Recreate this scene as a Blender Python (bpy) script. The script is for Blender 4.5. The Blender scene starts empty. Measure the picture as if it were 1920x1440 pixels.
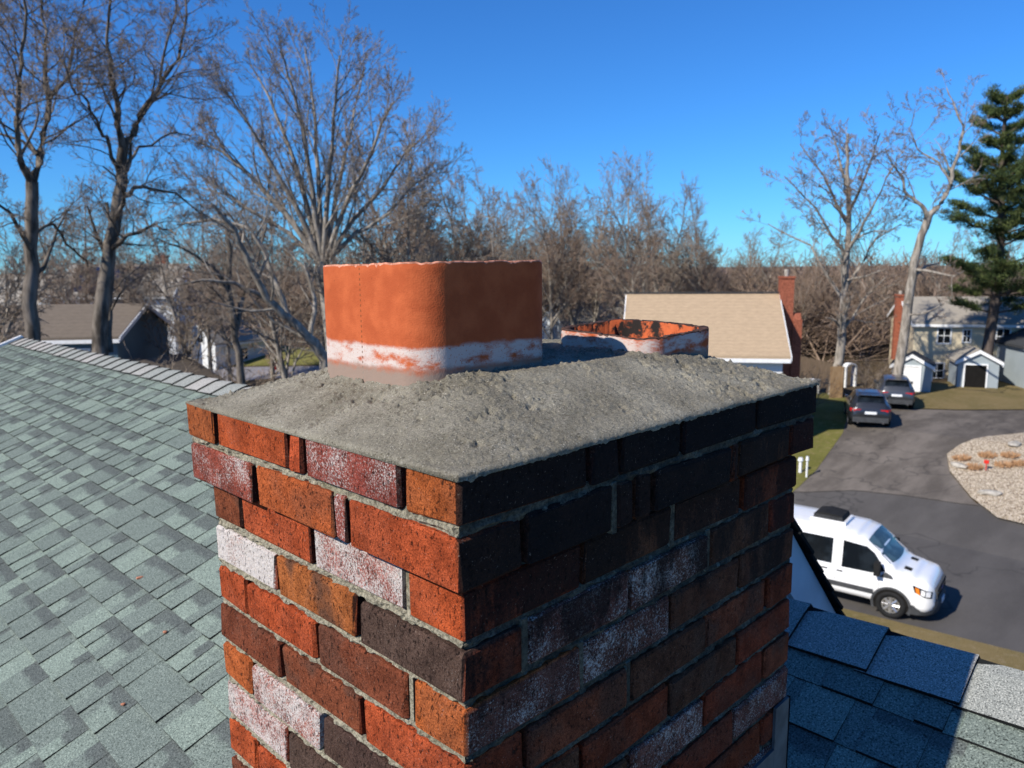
import bpy, bmesh, math, random
import numpy as np
from mathutils import Vector, Matrix
R = math.radians

# ------------------------------------------------------------------ camera
CAM = np.array((-0.49542, -0.56644, 0.39679)); YAW = 0.779609; PIT = -0.151228; ROL = -0.0093; FPX = 1420.5
FW = np.array([math.cos(YAW)*math.cos(PIT), math.sin(YAW)*math.cos(PIT), math.sin(PIT)])
R0 = np.array([math.sin(YAW), -math.cos(YAW), 0.0]); U0 = np.cross(R0, FW)
RT = math.cos(ROL)*R0+math.sin(ROL)*U0; UP = -math.sin(ROL)*R0+math.cos(ROL)*U0
scn = bpy.context.scene
cd = bpy.data.cameras.new('camera'); cam = bpy.data.objects.new('camera', cd); scn.collection.objects.link(cam)
mw = Matrix.Identity(4)
for i in range(3):
    mw[i][0] = RT[i]; mw[i][1] = UP[i]; mw[i][2] = -FW[i]; mw[i][3] = CAM[i]
cam.matrix_world = mw
cd.sensor_width = 36; cd.lens = 36*FPX/1920; cd.clip_start = 0.02; cd.clip_end = 6000
cd.dof.use_dof = True; cd.dof.focus_distance = 1.02; cd.dof.aperture_fstop = 9.5
scn.camera = cam
# ------------------------------------------------------------------ sky, sun, exposure
SUN_EL = R(38); SUN_DIR = np.array((-1.0, 0.15)); SUN_DIR /= np.linalg.norm(SUN_DIR)   # horizontal direction towards the sun
wd = bpy.data.worlds.new('World'); scn.world = wd; wd.use_nodes = True
nt = wd.node_tree; sky = nt.nodes.new('ShaderNodeTexSky'); sky.sky_type = 'NISHITA'; sky.sun_disc = False
sky.sun_elevation = SUN_EL; sky.sun_rotation = math.atan2(SUN_DIR[0], SUN_DIR[1])
sky.altitude = 0; sky.air_density = 1.0; sky.dust_density = 0.0; sky.ozone_density = 4.0
bg = nt.nodes['Background']; bg.inputs[1].default_value = 0.064
hs = nt.nodes.new('ShaderNodeMix'); hs.data_type = 'RGBA'; hs.blend_type = 'MULTIPLY'; hs.inputs[0].default_value = 1; hs.inputs[7].default_value = (.42, 1.08, 1.86, 1)   # the whole sky a clearer blue
nt.links.new(sky.outputs[0], hs.inputs[6]); nt.links.new(hs.outputs[2], bg.inputs[0])
sl = bpy.data.lights.new('sun', 'SUN'); sl.energy = 5.0; sl.angle = R(0.53); sl.color = (1.0, 0.94, 0.85)
so = bpy.data.objects.new('sun', sl); scn.collection.objects.link(so)
sv = Vector((SUN_DIR[0]*math.cos(SUN_EL), SUN_DIR[1]*math.cos(SUN_EL), math.sin(SUN_EL)))
so.rotation_euler = sv.to_track_quat('Z', 'Y').to_euler(); so.location = (-20, 5, 30)
scn.view_settings.view_transform = 'Standard'; scn.view_settings.look = 'None'
scn.view_settings.exposure = 0.38; scn.view_settings.gamma = 1.0

# ------------------------------------------------------------------ helpers
def T(x):   # height of the ground: road level, then a rise to the neighbours' plots
    return -8.9+1.4*min(1.0, max(0.0, (x-27)/11.0))
def ray(px, py):
    return FW+RT*(px-960)/FPX-UP*(py-720)/FPX
def at(px, py, D):
    d = ray(px, py); return CAM+d*D/math.hypot(d[0], d[1])
def gp(px, py):                      # the ground point seen there
    d = ray(px, py); z = -8.9
    for _ in range(40):
        p = CAM+d*(z-CAM[2])/d[2]; z = .5*z+.5*T(p[0])
    return p
def az(px, D):                       # ground point at horizontal distance D below pixel column px
    p = at(px, 500, D); return np.array((p[0], p[1], T(p[0])))
COL = scn.collection
def tag(o, label=None, cat=None, group=None, kind=None):
    if label: o['label'] = label
    if cat: o['category'] = cat
    if group: o['group'] = group
    if kind: o['kind'] = kind
    return o
def link(name, me, parent=None, loc=None, rz=0.0):
    o = bpy.data.objects.new(name, me); COL.objects.link(o)
    if loc is not None: o.location = [float(v) for v in loc]
    if rz: o.rotation_euler = (0, 0, rz)
    if parent is not None: o.parent = parent
    return o
def empty(name, loc, rz=0.0, label=None, cat=None, group=None):
    o = link(name, None, None, loc, rz); o.empty_display_size = .2
    return tag(o, label, cat, group)
def mesh(name, v, f, mats, mi=None, smooth=False, attrs=None):
    me = bpy.data.meshes.new(name)
    me.from_pydata([tuple(map(float, p)) for p in v] if not isinstance(v, np.ndarray) else v.tolist(), [], f if not isinstance(f, np.ndarray) else f.tolist())
    for m in (mats if isinstance(mats, (list, tuple)) else [mats]): me.materials.append(m)
    if mi is not None: me.polygons.foreach_set('material_index', mi)
    if smooth: me.polygons.foreach_set('use_smooth', [True]*len(me.polygons))
    for k, a in (attrs or {}).items():
        a = np.asarray(a, float)
        if a.ndim == 1:
            at_ = me.attributes.new(k, 'FLOAT', 'POINT'); at_.data.foreach_set('value', a)
        else:
            at_ = me.attributes.new(k, 'FLOAT_COLOR', 'POINT')
            if a.shape[1] == 3: a = np.hstack([a, np.ones((len(a), 1))])
            at_.data.foreach_set('color', a.ravel())
    me.update(); return me
class MB:
    def __init__(s): s.v = []; s.f = []; s.m = []
    def add(s, v, f, m=0):
        b = len(s.v); s.v += [tuple(map(float, p)) for p in v]; s.f += [tuple(i+b for i in q) for q in f]; s.m += [m]*len(f)
    def box(s, a, b, m=0):
        x0, y0, z0 = a; x1, y1, z1 = b
        s.add([(x0,y0,z0),(x1,y0,z0),(x1,y1,z0),(x0,y1,z0),(x0,y0,z1),(x1,y0,z1),(x1,y1,z1),(x0,y1,z1)],
              [(3,2,1,0),(4,5,6,7),(0,1,5,4),(1,2,6,5),(2,3,7,6),(3,0,4,7)], m)
    def prism(s, prof, y0, y1, m=0, ax='y'):      # profile of (a, z) swept along y (or x)
        n = len(prof)
        if ax == 'y': v = [(a, y0, z) for a, z in prof]+[(a, y1, z) for a, z in prof]
        else: v = [(y0, a, z) for a, z in prof]+[(y1, a, z) for a, z in prof]
        f = [tuple(range(n)), tuple(range(2*n-1, n-1, -1))]+[(i, i+n, (i+1) % n+n, (i+1) % n) for i in range(n)]
        s.add(v, f, m)
    def tube(s, p, q, r0, r1, k=8, m=0, caps=True):
        p = np.array(p, float); q = np.array(q, float); d = q-p; d = d/np.linalg.norm(d)
        a = np.cross(d, (0, 0, 1) if abs(d[2]) < .9 else (1, 0, 0)); a /= np.linalg.norm(a); b = np.cross(d, a)
        v = []
        for c, r in ((p, r0), (q, r1)):
            for i in range(k):
                t = 2*math.pi*i/k; v.append(c+r*(math.cos(t)*a+math.sin(t)*b))
        f = [(i, (i+1) % k, (i+1) % k+k, i+k) for i in range(k)]
        if caps: f += [tuple(range(k-1, -1, -1)), tuple(range(k, 2*k))]
        s.add(v, f, m)
    def build(s, name, mats, parent=None, loc=None, rz=0.0, smooth=False, recalc=True):
        me = mesh(name, s.v, s.f, mats, s.m, smooth)
        if recalc:
            bm = bmesh.new(); bm.from_mesh(me); bmesh.ops.recalc_face_normals(bm, faces=bm.faces); bm.to_mesh(me); bm.free()
        return link(name, me, parent, loc, rz)
# numpy value noise
def _hash(ix, iy, s): 
    h = (ix*374761393+iy*668265263+s*974634777) & 0xffffffff
    h = ((h ^ (h >> 13))*1274126177) & 0xffffffff
    return ((h ^ (h >> 16)) & 0xffff)/65535.0
def vnoise(x, y, s=0):
    x = np.asarray(x, float); y = np.asarray(y, float)
    ix = np.floor(x).astype(np.int64); iy = np.floor(y).astype(np.int64); fx = x-ix; fy = y-iy
    fx = fx*fx*(3-2*fx); fy = fy*fy*(3-2*fy)
    a = _hash(ix, iy, s); b = _hash(ix+1, iy, s); c = _hash(ix, iy+1, s); d = _hash(ix+1, iy+1, s)
    return (a*(1-fx)+b*fx)*(1-fy)+(c*(1-fx)+d*fx)*fy
def fbm(x, y, o=4, s=0, g=.5):
    t = 0; a = 1; n = 0
    for i in range(o): t = t+a*vnoise(x*2**i, y*2**i, s+i*17); n += a; a *= g
    return t/n
# ------------------------------------------------------------------ materials
class NT:
    def __init__(s, name):
        s.m = bpy.data.materials.new(name); s.m.use_nodes = True; s.t = s.m.node_tree; s.b = s.t.nodes['Principled BSDF']
        s.b.inputs['Specular IOR Level'].default_value = .08
    def n(s, typ, **kw):
        n = s.t.nodes.new('ShaderNode'+typ)
        for k, v in kw.items(): setattr(n, k, v)
        return n
    def L(s, a, b): s.t.links.new(a, b)
    def sock(s, inp, v):
        if hasattr(v, 'is_output'): s.L(v, inp)
        else: inp.default_value = v
    def pos(s, obj=False):
        if obj: return s.n('TexCoord').outputs['Object']
        return s.n('NewGeometry').outputs['Position']
    def scale(s, v, sc):
        m = s.n('Mapping'); s.L(v, m.inputs[0]); m.inputs['Scale'].default_value = sc; return m.outputs[0]
    def noise(s, v, sc, det=4, rough=.55, dist=0):
        n = s.n('TexNoise'); s.L(v, n.inputs['Vector']); n.inputs['Scale'].default_value = sc
        n.inputs['Detail'].default_value = det; n.inputs['Roughness'].default_value = rough; n.inputs['Distortion'].default_value = dist
        return n.outputs[0]
    def vor(s, v, sc, out='Distance'):
        n = s.n('TexVoronoi'); s.L(v, n.inputs['Vector']); n.inputs['Scale'].default_value = sc; return n.outputs[out]
    def ramp(s, f, a, b, lo=0., hi=1.):
        n = s.n('MapRange'); n.interpolation_type = 'SMOOTHSTEP'; s.sock(n.inputs[0], f)
        s.sock(n.inputs[1], a); s.sock(n.inputs[2], b); n.inputs[3].default_value = lo; n.inputs[4].default_value = hi; return n.outputs[0]
    def math(s, op, a, b=0.):
        n = s.n('Math', operation=op); s.sock(n.inputs[0], a); s.sock(n.inputs[1], b); return n.outputs[0]
    def mix(s, f, a, b, blend='MIX'):
        n = s.n('Mix', data_type='RGBA', blend_type=blend)
        s.sock(n.inputs[0], f)
        for i, v in ((6, a), (7, b)):
            if not hasattr(v, 'is_output') and len(v) == 3: v = (*v, 1)
            s.sock(n.inputs[i], v)
        return n.outputs[2]
    def attr(s, name, out='Color'):
        n = s.n('Attribute'); n.attribute_name = name; return n.outputs[out]
    def sep(s, v):
        n = s.n('SeparateXYZ'); s.L(v, n.inputs[0]); return n.outputs
    def bump(s, h, st=.5, dist=.002):
        n = s.n('Bump'); n.inputs['Strength'].default_value = st; n.inputs['Distance'].default_value = dist
        s.L(h, n.inputs['Height']); s.L(n.outputs[0], s.b.inputs['Normal'])
    def out(s, col, rough=.85):
        s.sock(s.b.inputs['Base Color'], col if hasattr(col, 'is_output') or len(col) == 4 else (*col, 1)); s.sock(s.b.inputs['Roughness'], rough); return s.m
def plain(name, col, rough=.6, var=.15, sc=6, metal=0, bump=0, bsc=60):
    a = NT(name); p = a.pos(True); n = a.noise(p, sc, 5)
    c = a.mix(a.ramp(n, .3, .7), tuple(x*(1-var) for x in col), tuple(min(1, x*(1+var)) for x in col))
    a.b.inputs['Metallic'].default_value = metal
    if bump: a.bump(a.noise(p, bsc, 4), bump, .01)
    return a.out(c, rough)

def m_brick():
    a = NT('brick_clay'); p = a.pos(); col = a.attr('bcol'); par = a.sep(a.attr('bpar'))
    c = a.mix(a.ramp(a.noise(p, 26, 5, .65), .33, .68), a.mix(1., col, (.60, .56, .54), 'MULTIPLY'), a.mix(1., col, (1.16, 1.12, 1.08), 'MULTIPLY'))
    c = a.mix(a.math('MULTIPLY', a.ramp(a.noise(p, 13, 2), .46, .6), par[2]), c, (.085, .05, .036))      # fire-flashed brown areas
    ps = a.scale(p, (1, 1, .62)); pit = a.noise(ps, 190, 5, .7)
    pm = a.ramp(pit, .43, .34); grit = a.noise(p, 520, 3, .7)
    c = a.mix(a.math('MULTIPLY', a.ramp(grit, .54, .36), .8), c, a.mix(1., c, (.38, .34, .34), 'MULTIPLY'))
    c = a.mix(a.math('MULTIPLY', a.ramp(grit, .55, .68), .6), c, a.mix(1., c, (1.55, 1.6, 1.6), 'MULTIPLY'))
    c = a.mix(a.math('MULTIPLY', pm, .85), c, (.030, .018, .014))  # the shade inside the pits is put into the colour
    wn = a.math('ADD', a.noise(p, 16, 3), a.math('MULTIPLY', a.math('SUBTRACT', a.noise(p, 360, 4, .8), .5), 1.9))
    wm = a.ramp(wn, a.math('SUBTRACT', .95, par[0]), a.math('SUBTRACT', 1.35, par[0]))
    c = a.mix(a.math('MULTIPLY', wm, .92), c, (.66, .61, .56))
    c = a.mix(a.math('MULTIPLY', a.math('MULTIPLY', pm, wm), .7), c, (.10, .05, .045))
    xyz = a.sep(p); ny = a.sep(a.n('NewGeometry').outputs['Normal'])[1]; wall = a.ramp(ny, -.3, -.8)
    zz = a.math('ADD', xyz[2], a.math('MULTIPLY', a.math('SUBTRACT', a.noise(a.scale(p, (1, 1, .35)), 7.5, 5, .7), .5), .85))
    streak = a.math('MULTIPLY', a.ramp(zz, -.20, .14), wall)                 # soot washed down the -y wall, made heavier to paint in its shade
    sn = a.math('ADD', a.noise(p, 9, 5, .65), a.math('MULTIPLY', a.math('SUBTRACT', a.noise(p, 190, 4, .75), .5), .9))
    sm = a.ramp(sn, a.math('SUBTRACT', .9, par[1]), a.math('SUBTRACT', 1.25, par[1]))
    c = a.mix(a.math('MULTIPLY', sm, .93), c, (.012, .012, .013))
    st2 = a.ramp(a.math('ADD', streak, a.math('MULTIPLY', a.math('SUBTRACT', a.noise(p, 150, 5, .8), .5), .9)), .25, .75)
    c = a.mix(a.math('MULTIPLY', st2, .80), c, (.012, .0115, .012))
    spk = a.ramp(a.noise(p, 330, 2), .66, .76); c = a.mix(a.math('MULTIPLY', spk, .35), c, (.5, .38, .3))
    h = a.math('SUBTRACT', a.math('ADD', a.noise(p, 150, 6, .75), a.math('MULTIPLY', grit, .3)), a.math('MULTIPLY', pm, .9)); a.bump(h, 1., .006)
    return a.out(c, .95)
def m_mortar(name, col, moss=.25):
    a = NT(name); p = a.pos(); n = a.noise(p, 170, 5, .8)
    c = a.mix(a.ramp(n, .36, .62), tuple(x*.40 for x in col), tuple(x*1.3 for x in col))
    c = a.mix(a.math('MULTIPLY', a.ramp(a.noise(p, 7, 4), .52, .72), moss), c, (.16, .15, .06))
    c = a.mix(a.ramp(a.noise(p, 420, 2), .66, .78), c, (.62, .58, .48))
    ny = a.sep(a.n('NewGeometry').outputs['Normal'])[1]; c = a.mix(a.math('MULTIPLY', a.ramp(ny, -.25, -.7), a.ramp(a.noise(p, 12, 5, .7), .25, .6, .45, .85)), c, (.035, .035, .032))  # mortar facing -y tinted dark, shade and dirt both in its colour
    a.bump(a.noise(p, 220, 6, .8), 1., .009); return a.out(c, .95)
def m_cap():
    a = NT('fresh_mortar'); p = a.pos()
    c = a.mix(a.ramp(a.noise(p, 9, 4), .35, .7), (.225, .202, .150), (.355, .325, .250))
    c = a.mix(a.math('MULTIPLY', a.ramp(a.noise(p, 160, 5, .8), .50, .36), a.ramp(a.noise(p, 11, 3), .35, .6, .2, 1.)), c, a.mix(1., c, (.5, .49, .47), 'MULTIPLY'))
    g = a.noise(p, 430, 3, .7); c = a.mix(a.ramp(g, .58, .70), c, (.56, .52, .43)); c = a.mix(a.ramp(g, .42, .32), c, (.09, .08, .06))
    a.bump(a.math('ADD', a.noise(p, 190, 5, .8), a.math('MULTIPLY', g, .5)), .9, .006); return a.out(c, .95)
def m_flue(name, lo, hi, seed, inner=False):
    a = NT(name); p = a.pos(); xyz = a.sep(p); z = xyz[2]
    c = a.mix(a.ramp(a.noise(p, 30, 5), .35, .7), (.37, .080, .028), (.47, .112, .040))
    c = a.mix(a.ramp(a.noise(p, 300, 3, .7), .34, .26), c, (.12, .03, .015))
    if inner:
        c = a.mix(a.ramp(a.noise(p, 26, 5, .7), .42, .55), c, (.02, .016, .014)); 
    else:
        w = a.math('ADD', z, a.math('MULTIPLY', a.math('SUBTRACT', a.noise(a.scale(p, (1, 1, 2)), seed, 5, .65), .5), hi[1]))
        m = a.math('MULTIPLY', a.ramp(w, lo-.004, lo+.004), a.ramp(w, hi[0]+.004, hi[0]-.004))
        st = a.noise(a.scale(p, (1, 1, 2.2)), 15, 6, .7); m = a.math('MULTIPLY', m, a.ramp(st, hi[2]-.06, hi[2]+.12)); m = a.math('MULTIPLY', m, a.ramp(a.noise(p, 260, 4, .75), .30, .44))
        c = a.mix(a.math('MULTIPLY', m, .86), c, (.55, .50, .45))
        if hi[3]:      # row of tiny scored pits down the middle of the face
            ln = a.math('MULTIPLY', a.ramp(a.math('ABSOLUTE', a.math('SUBTRACT', xyz[1], .318)), .0016, .0008), a.ramp(a.math('FRACT', a.math('MULTIPLY', z, 140)), .5, .6)); c = a.mix(a.math('MULTIPLY', ln, .75), c, (.12, .05, .02))
        spots = a.ramp(a.noise(a.scale(p, (1, 1, .6)), 16, 4), .70, .74); c = a.mix(a.math('MULTIPLY', spots, .5), c, (.72, .62, .55))
        g = a.ramp(a.math('ADD', z, a.math('MULTIPLY', a.noise(p, 40, 5, .7), .026)), lo+.020, lo+.004); c = a.mix(a.math('MULTIPLY', g, .85), c, (.24, .21, .17))
    nb = a.math('ADD', a.noise(p, 120, 3), a.math('MULTIPLY', a.noise(p, 480, 3), .5)); a.bump(nb, .32, .002); return a.out(c, .85)
def m_shingle(name, c1, c2, dark, gsc=420, pink=0):
    a = NT(name); p = a.pos(); tv = a.attr('tv', 'Fac'); rn = a.attr('rnd', 'Fac')
    c = a.mix(a.ramp(rn, .35, .8), c2, c1)
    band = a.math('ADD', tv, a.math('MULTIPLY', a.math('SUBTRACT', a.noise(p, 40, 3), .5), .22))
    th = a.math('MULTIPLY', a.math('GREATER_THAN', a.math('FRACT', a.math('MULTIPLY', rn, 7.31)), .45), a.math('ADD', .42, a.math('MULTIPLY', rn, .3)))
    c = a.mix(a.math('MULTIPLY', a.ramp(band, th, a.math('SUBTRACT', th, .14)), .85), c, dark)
    c = a.mix(a.math('MULTIPLY', a.ramp(a.noise(p, 1.1, 3), .45, .65), .3), c, a.mix(1., c, (.74, .77, .76), 'MULTIPLY'))
    g = a.noise(p, gsc, 3, .6); c = a.mix(a.ramp(g, .48, .34), c, a.mix(1., c, (.22, .22, .22), 'MULTIPLY'))
    c = a.mix(a.ramp(g, .54, .68), c, a.mix(1., c, (2.1, 2.0, 1.95), 'MULTIPLY'))
    a.bump(g, .5, .002); return a.out(c, .95)
def m_asphalt(name, col, var=.25):
    a = NT(name); p = a.pos()
    n = a.noise(a.scale(p, (.5, 1.3, 1)), .5, 6, .65); c = a.mix(a.ramp(n, .35, .68), tuple(x*(1-var) for x in col), tuple(x*(1+var) for x in col))
    c = a.mix(a.math('MULTIPLY', a.ramp(a.noise(p, 40, 3), .4, .7), .3), c, tuple(x*1.5 for x in col))
    crk = a.ramp(a.math('ABSOLUTE', a.math('SUBTRACT', a.noise(p, .16, 4, .6), .5)), .006, .002); c = a.mix(a.math('MULTIPLY', crk, .4), c, (.03, .03, .03))
    return a.out(c, .85)
def m_grass(name, c1, c2, c3, sc=.35):
    a = NT(name); p = a.pos()
    c = a.mix(a.ramp(a.noise(p, sc, 5, .6), .38, .64), c1, c2); c = a.mix(a.ramp(a.noise(p, sc*9, 4, .7), .5, .72), c, c3)
    c = a.mix(a.math('MULTIPLY', a.ramp(a.noise(p, 45, 3), .35, .65), .5), c, a.mix(1., c, (.45, .45, .45), 'MULTIPLY'))
    a.bump(a.noise(p, 40, 4), .6, .05); return a.out(c, .95)
def m_gravel():
    a = NT('beige_gravel'); p = a.pos(); v = a.vor(p, 17, 'Color'); d = a.vor(p, 17)
    n = a.sep(v)[0]; c = a.mix(n, (.42, .33, .22), (.74, .63, .48)); c = a.mix(a.ramp(d, .48, .7), c, (.2, .15, .10))
    a.bump(a.math('SUBTRACT', 1., d), .9, .05); return a.out(c, .9)
def m_bark(name, c1, c2, sc=7):
    a = NT(name); p = a.pos(True); n = a.noise(a.scale(p, (1, 1, .25)), sc, 5, .65); c = a.mix(a.ramp(n, .35, .65), c1, c2)
    a.bump(n, .6, .03); return a.out(c, .9)
def m_lap(name, col, pitch=.11, var=.1, horizontal=True):      # clapboard: fine lines too far off to build
    a = NT(name); p = a.pos(True); z = a.sep(p)[2]; fr = a.math('FRACT', a.math('DIVIDE', z, pitch))
    c = a.mix(a.ramp(a.noise(p, 1.2, 4), .3, .7), tuple(x*(1-var) for x in col), col)
    a.bump(fr, .6, .02); return a.out(c, .6)
def m_roof(name, col, pitch=.14):
    a = NT(name); p = a.pos(True); xyz = a.sep(p)
    w = a.n('TexBrick'); a.L(a.scale(a.pos(True), (1, 1, 1)), w.inputs[0])
    n = a.noise(a.scale(p, (1.5, 1.5, 9)), 2.5, 5, .7); c = a.mix(a.ramp(n, .3, .7), tuple(x*.86 for x in col), tuple(x*1.1 for x in col))
    a.t.nodes.remove(w); fr = a.math('FRACT', a.math('DIVIDE', xyz[2], pitch)); c = a.mix(a.math('MULTIPLY', a.ramp(fr, .16, .02), .35), c, tuple(x*.4 for x in col))
    return a.out(c, .95)
def m_paint(name, col, rough=.25, metal=0., coat=.6):
    a = NT(name); p = a.pos(True); c = a.mix(a.math('MULTIPLY', a.ramp(a.noise(p, 3, 6, .7), .5, .8), .25), col, tuple(x*.82 for x in col))
    a.b.inputs['Metallic'].default_value = metal; a.b.inputs['Coat Weight'].default_value = coat; a.b.inputs['Specular IOR Level'].default_value = .5; a.b.inputs['Coat Roughness'].default_value = .08
    return a.out(c, rough)
def m_glass(name, col=(.006, .008, .010), rough=.06):
    a = NT(name); p = a.pos(True); a.b.inputs['Specular IOR Level'].default_value = .2
    return a.out(a.mix(a.ramp(a.noise(p, 2.2, 3), .45, .65), col, tuple(x*2.2 for x in col)), rough)
M = dict(
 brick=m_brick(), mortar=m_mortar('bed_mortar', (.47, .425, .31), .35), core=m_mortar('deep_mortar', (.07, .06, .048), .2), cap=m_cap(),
 flue_a=m_flue('flue_clay_tall', .266, (.2955, .022, .42, 1), 13), flue_b=m_flue('flue_clay_short', .255, (.283, .045, .42, 0), 17), flue_in=m_flue('flue_clay_sooty', 0, (0, 0, 0, 0), 1, True),
 shingle=m_shingle('green_shingle', (.186, .228, .190), (.140, .168, .146), (.082, .092, .087), 250), capsh=m_shingle('ridge_shingle', (.33, .318, .29), (.25, .26, .236), (.22, .22, .21), 300),
 rim_clay=plain('broken_clay', (.46, .20, .13), .9, .5, 120), rim_soot=plain('sooty_clay', (.06, .035, .028), .9, .6, 90),
 tar=plain('asphalt_edge', (.012, .013, .013), .9), flash=plain('lead_flashing', (.10, .11, .12), .55, .3, 20, .3),
 white=plain('white_paint', (.74, .74, .72), .55, .06), trim=plain('trim_paint', (.62, .64, .66), .5, .08), sidewall=m_lap('grey_siding', (.42, .43, .44)),
 road=m_asphalt('road_asphalt', (.082, .076, .071), .16), drive=m_asphalt('driveway_asphalt', (.125, .108, .092), .35), conc=m_asphalt('concrete_apron', (.26, .24, .22), .15),
 street=m_asphalt('far_street', (.20, .19, .20), .15), lawn=m_grass('lawn_grass', (.14, .135, .035), (.20, .185, .055), (.25, .20, .09)), dry=m_grass('dry_grass', (.22, .165, .075), (.17, .135, .055), (.26, .20, .11), .5),
 earth=m_grass('leaf_litter', (.085, .06, .038), (.11, .08, .05), (.10, .085, .035), .12), gravel=m_gravel(), hill=m_grass('wooded_hill', (.075, .052, .042), (.095, .066, .054), (.06, .05, .045), .02),
 bark=m_bark('grey_bark', (.15, .13, .105), (.35, .31, .26)), bark_d=m_bark('dark_bark', (.06, .05, .04), (.19, .16, .13)), twig=m_bark('twig_bark', (.20, .155, .115), (.33, .265, .20), 3), twig_r=m_bark('reddish_twig', (.195, .14, .10), (.30, .22, .165), 3),
 pine=plain('pine_needle', (.050, .072, .026), .7, .5, 2.), pinelight=plain('pine_needle_pale', (.105, .125, .042), .7, .4, 2.), pinebark=m_bark('pine_bark', (.06, .048, .04), (.12, .095, .08)),
 shed=m_lap('shed_siding', (.34, .385, .40)), cream=m_lap('cream_siding', (.68, .58, .40)), blue=m_lap('slate_blue_siding', (.10, .16, .20)), pale=m_lap('pale_siding', (.62, .66, .68)), navy=m_lap('dark_blue_siding', (.03, .05, .07)), wsid=m_lap('white_siding', (.74, .74, .72)),
 rtan=m_roof('tan_roof', (.40, .295, .19)), rgrey=m_roof('grey_roof', (.30, .27, .225)), rbrown=m_roof('brown_roof', (.16, .13, .10)), rdark=m_roof('dark_roof', (.05, .052, .055)), solar=plain('solar_panel', (.018, .024, .05), .2, .3),
 hbrick=plain('house_brick', (.26, .085, .05), .9, .3, 14), wood=m_bark('fence_wood', (.26, .16, .08), (.36, .24, .13)), wood_shade=m_bark('shaded_fence', (.10, .075, .05), (.15, .11, .08)),
 van=m_paint('van_white', (.78, .78, .77)), grey_car=m_paint('car_grey', (.075, .078, .082), .3, .6), dark_car=m_paint('car_charcoal', (.035, .037, .042), .28, .5), glass=m_glass('tinted_glass'), screen=m_glass('windscreen_glass', (.035, .06, .065)),
 plastic=plain('grey_plastic', (.055, .057, .06), .6), black=plain('black_rubber', (.018, .018, .018), .75), rim=plain('wheel_silver', (.55, .55, .56), .3, .1, 8, .8), chrome=plain('chrome', (.6, .6, .62), .15, .05, 8, 1.),
 red=plain('red_lens', (.45, .012, .012), .2), amber=plain('amber_lens', (.75, .20, .02), .25), lens=plain('clear_lens', (.8, .8, .8), .12), dark=plain('dark_interior', (.012, .011, .01), .9), redp=plain('red_paint', (.55, .03, .02), .5), leaf=plain('dead_leaf', (.36, .21, .11), .8, .4), chip=plain('brick_crumb', (.50, .21, .12), .9), stone=plain('grey_stone', (.36, .33, .28), .9, .3), plate=plain('number_plate', (.7, .71, .72), .4), blueoval=plain('badge_blue', (.02, .06, .25), .3),
)
# ------------------------------------------------------------------ ground
KX = [-1500, -300, -60, -20, 0, 20, 27, 38, 60, 120, 300, 700, 2500]; KY = [-1500, -300, -80, -30, 0, 30, 60, 120, 300, 800, 2500]
v = [(x, y, T(x)) for y in KY for x in KX]; nx = len(KX)
f = [(j*nx+i, j*nx+i+1, (j+1)*nx+i+1, (j+1)*nx+i) for j in range(len(KY)-1) for i in range(nx-1)]
tag(link('ground', mesh('ground', v, f, M['earth'])), 'brown leaf-littered ground between the plots', kind='structure')
def sheet(name, poly, off, mat, label, kind='structure', bumps=0):
    bm = bmesh.new(); vs = [bm.verts.new((float(p[0]), float(p[1]), 0)) for p in poly]; bm.faces.new(vs)
    for x in (27, 38): bmesh.ops.bisect_plane(bm, geom=bm.verts[:]+bm.edges[:]+bm.faces[:], plane_co=(x, 0, 0), plane_no=(1, 0, 0))
    bmesh.ops.triangulate(bm, faces=bm.faces[:])
    for q in bm.verts: q.co.z = T(q.co.x)+off
    bmesh.ops.recalc_face_normals(bm, faces=bm.faces[:])
    for q in bm.faces:
        if q.normal.z < 0: q.normal_flip()
    me = bpy.data.meshes.new(name); bm.to_mesh(me); bm.free(); me.materials.append(mat)
    return tag(link(name, me), label, kind=kind)
P = lambda *q: [gp(*a) for a in q]
rd = np.array((.125, -.992)); rn_ = np.array((.992, .125)); rc = gp(1700, 1172)[:2]
def road_pt(s, w): return (*(rc+rd*s+rn_*w), 0)
sheet('road', [road_pt(-140, 0), road_pt(60, 0), road_pt(60, 11.5), road_pt(-2, 11.0), road_pt(-140, 11.0)], .02, M['road'], 'smooth dark asphalt road with the van parked on it')
sheet('driveway', P((1486, 925), (1500, 913), (1530, 884), (1580, 814), (1604, 750), (1640, 738), (1700, 768), (1800, 771), (2010, 770), (2010, 818), (1920, 815), (1850, 822), (1800, 837), (1775, 855), (1780, 886), (1820, 936), (1835, 950), (1800, 946), (1700, 931), (1600, 921)), .045, M['drive'], 'worn grey asphalt driveway with two parked cars')
sheet('lawn', P((1400, 1000), (1486, 925), (1500, 913), (1530, 884), (1580, 814), (1604, 750), (1560, 738), (1400, 742)), .06, M['lawn'], 'green lawn strip beside the driveway')
sheet('dry_lawn', P((1640, 737), (1700, 767), (1800, 770), (2010, 769), (2010, 712), (1850, 712), (1700, 722)), .06, M['dry'], 'yellowed dormant lawn in front of the sheds')
sheet('gravel_bed', P((1775, 855), (1800, 837), (1850, 822), (1920, 815), (2010, 816), (2010, 1000), (1920, 987), (1870, 975), (1820, 936), (1780, 886)), .10, M['gravel'], 'curved bed of beige gravel beside the driveway')
sheet('grass_verge', [road_pt(-3.2, -.05), road_pt(40, -.05), road_pt(40, -12), road_pt(1.6, -12), road_pt(-.6, -3)], .05, M['dry'], 'yellow dormant grass verge beside the road', )
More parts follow.
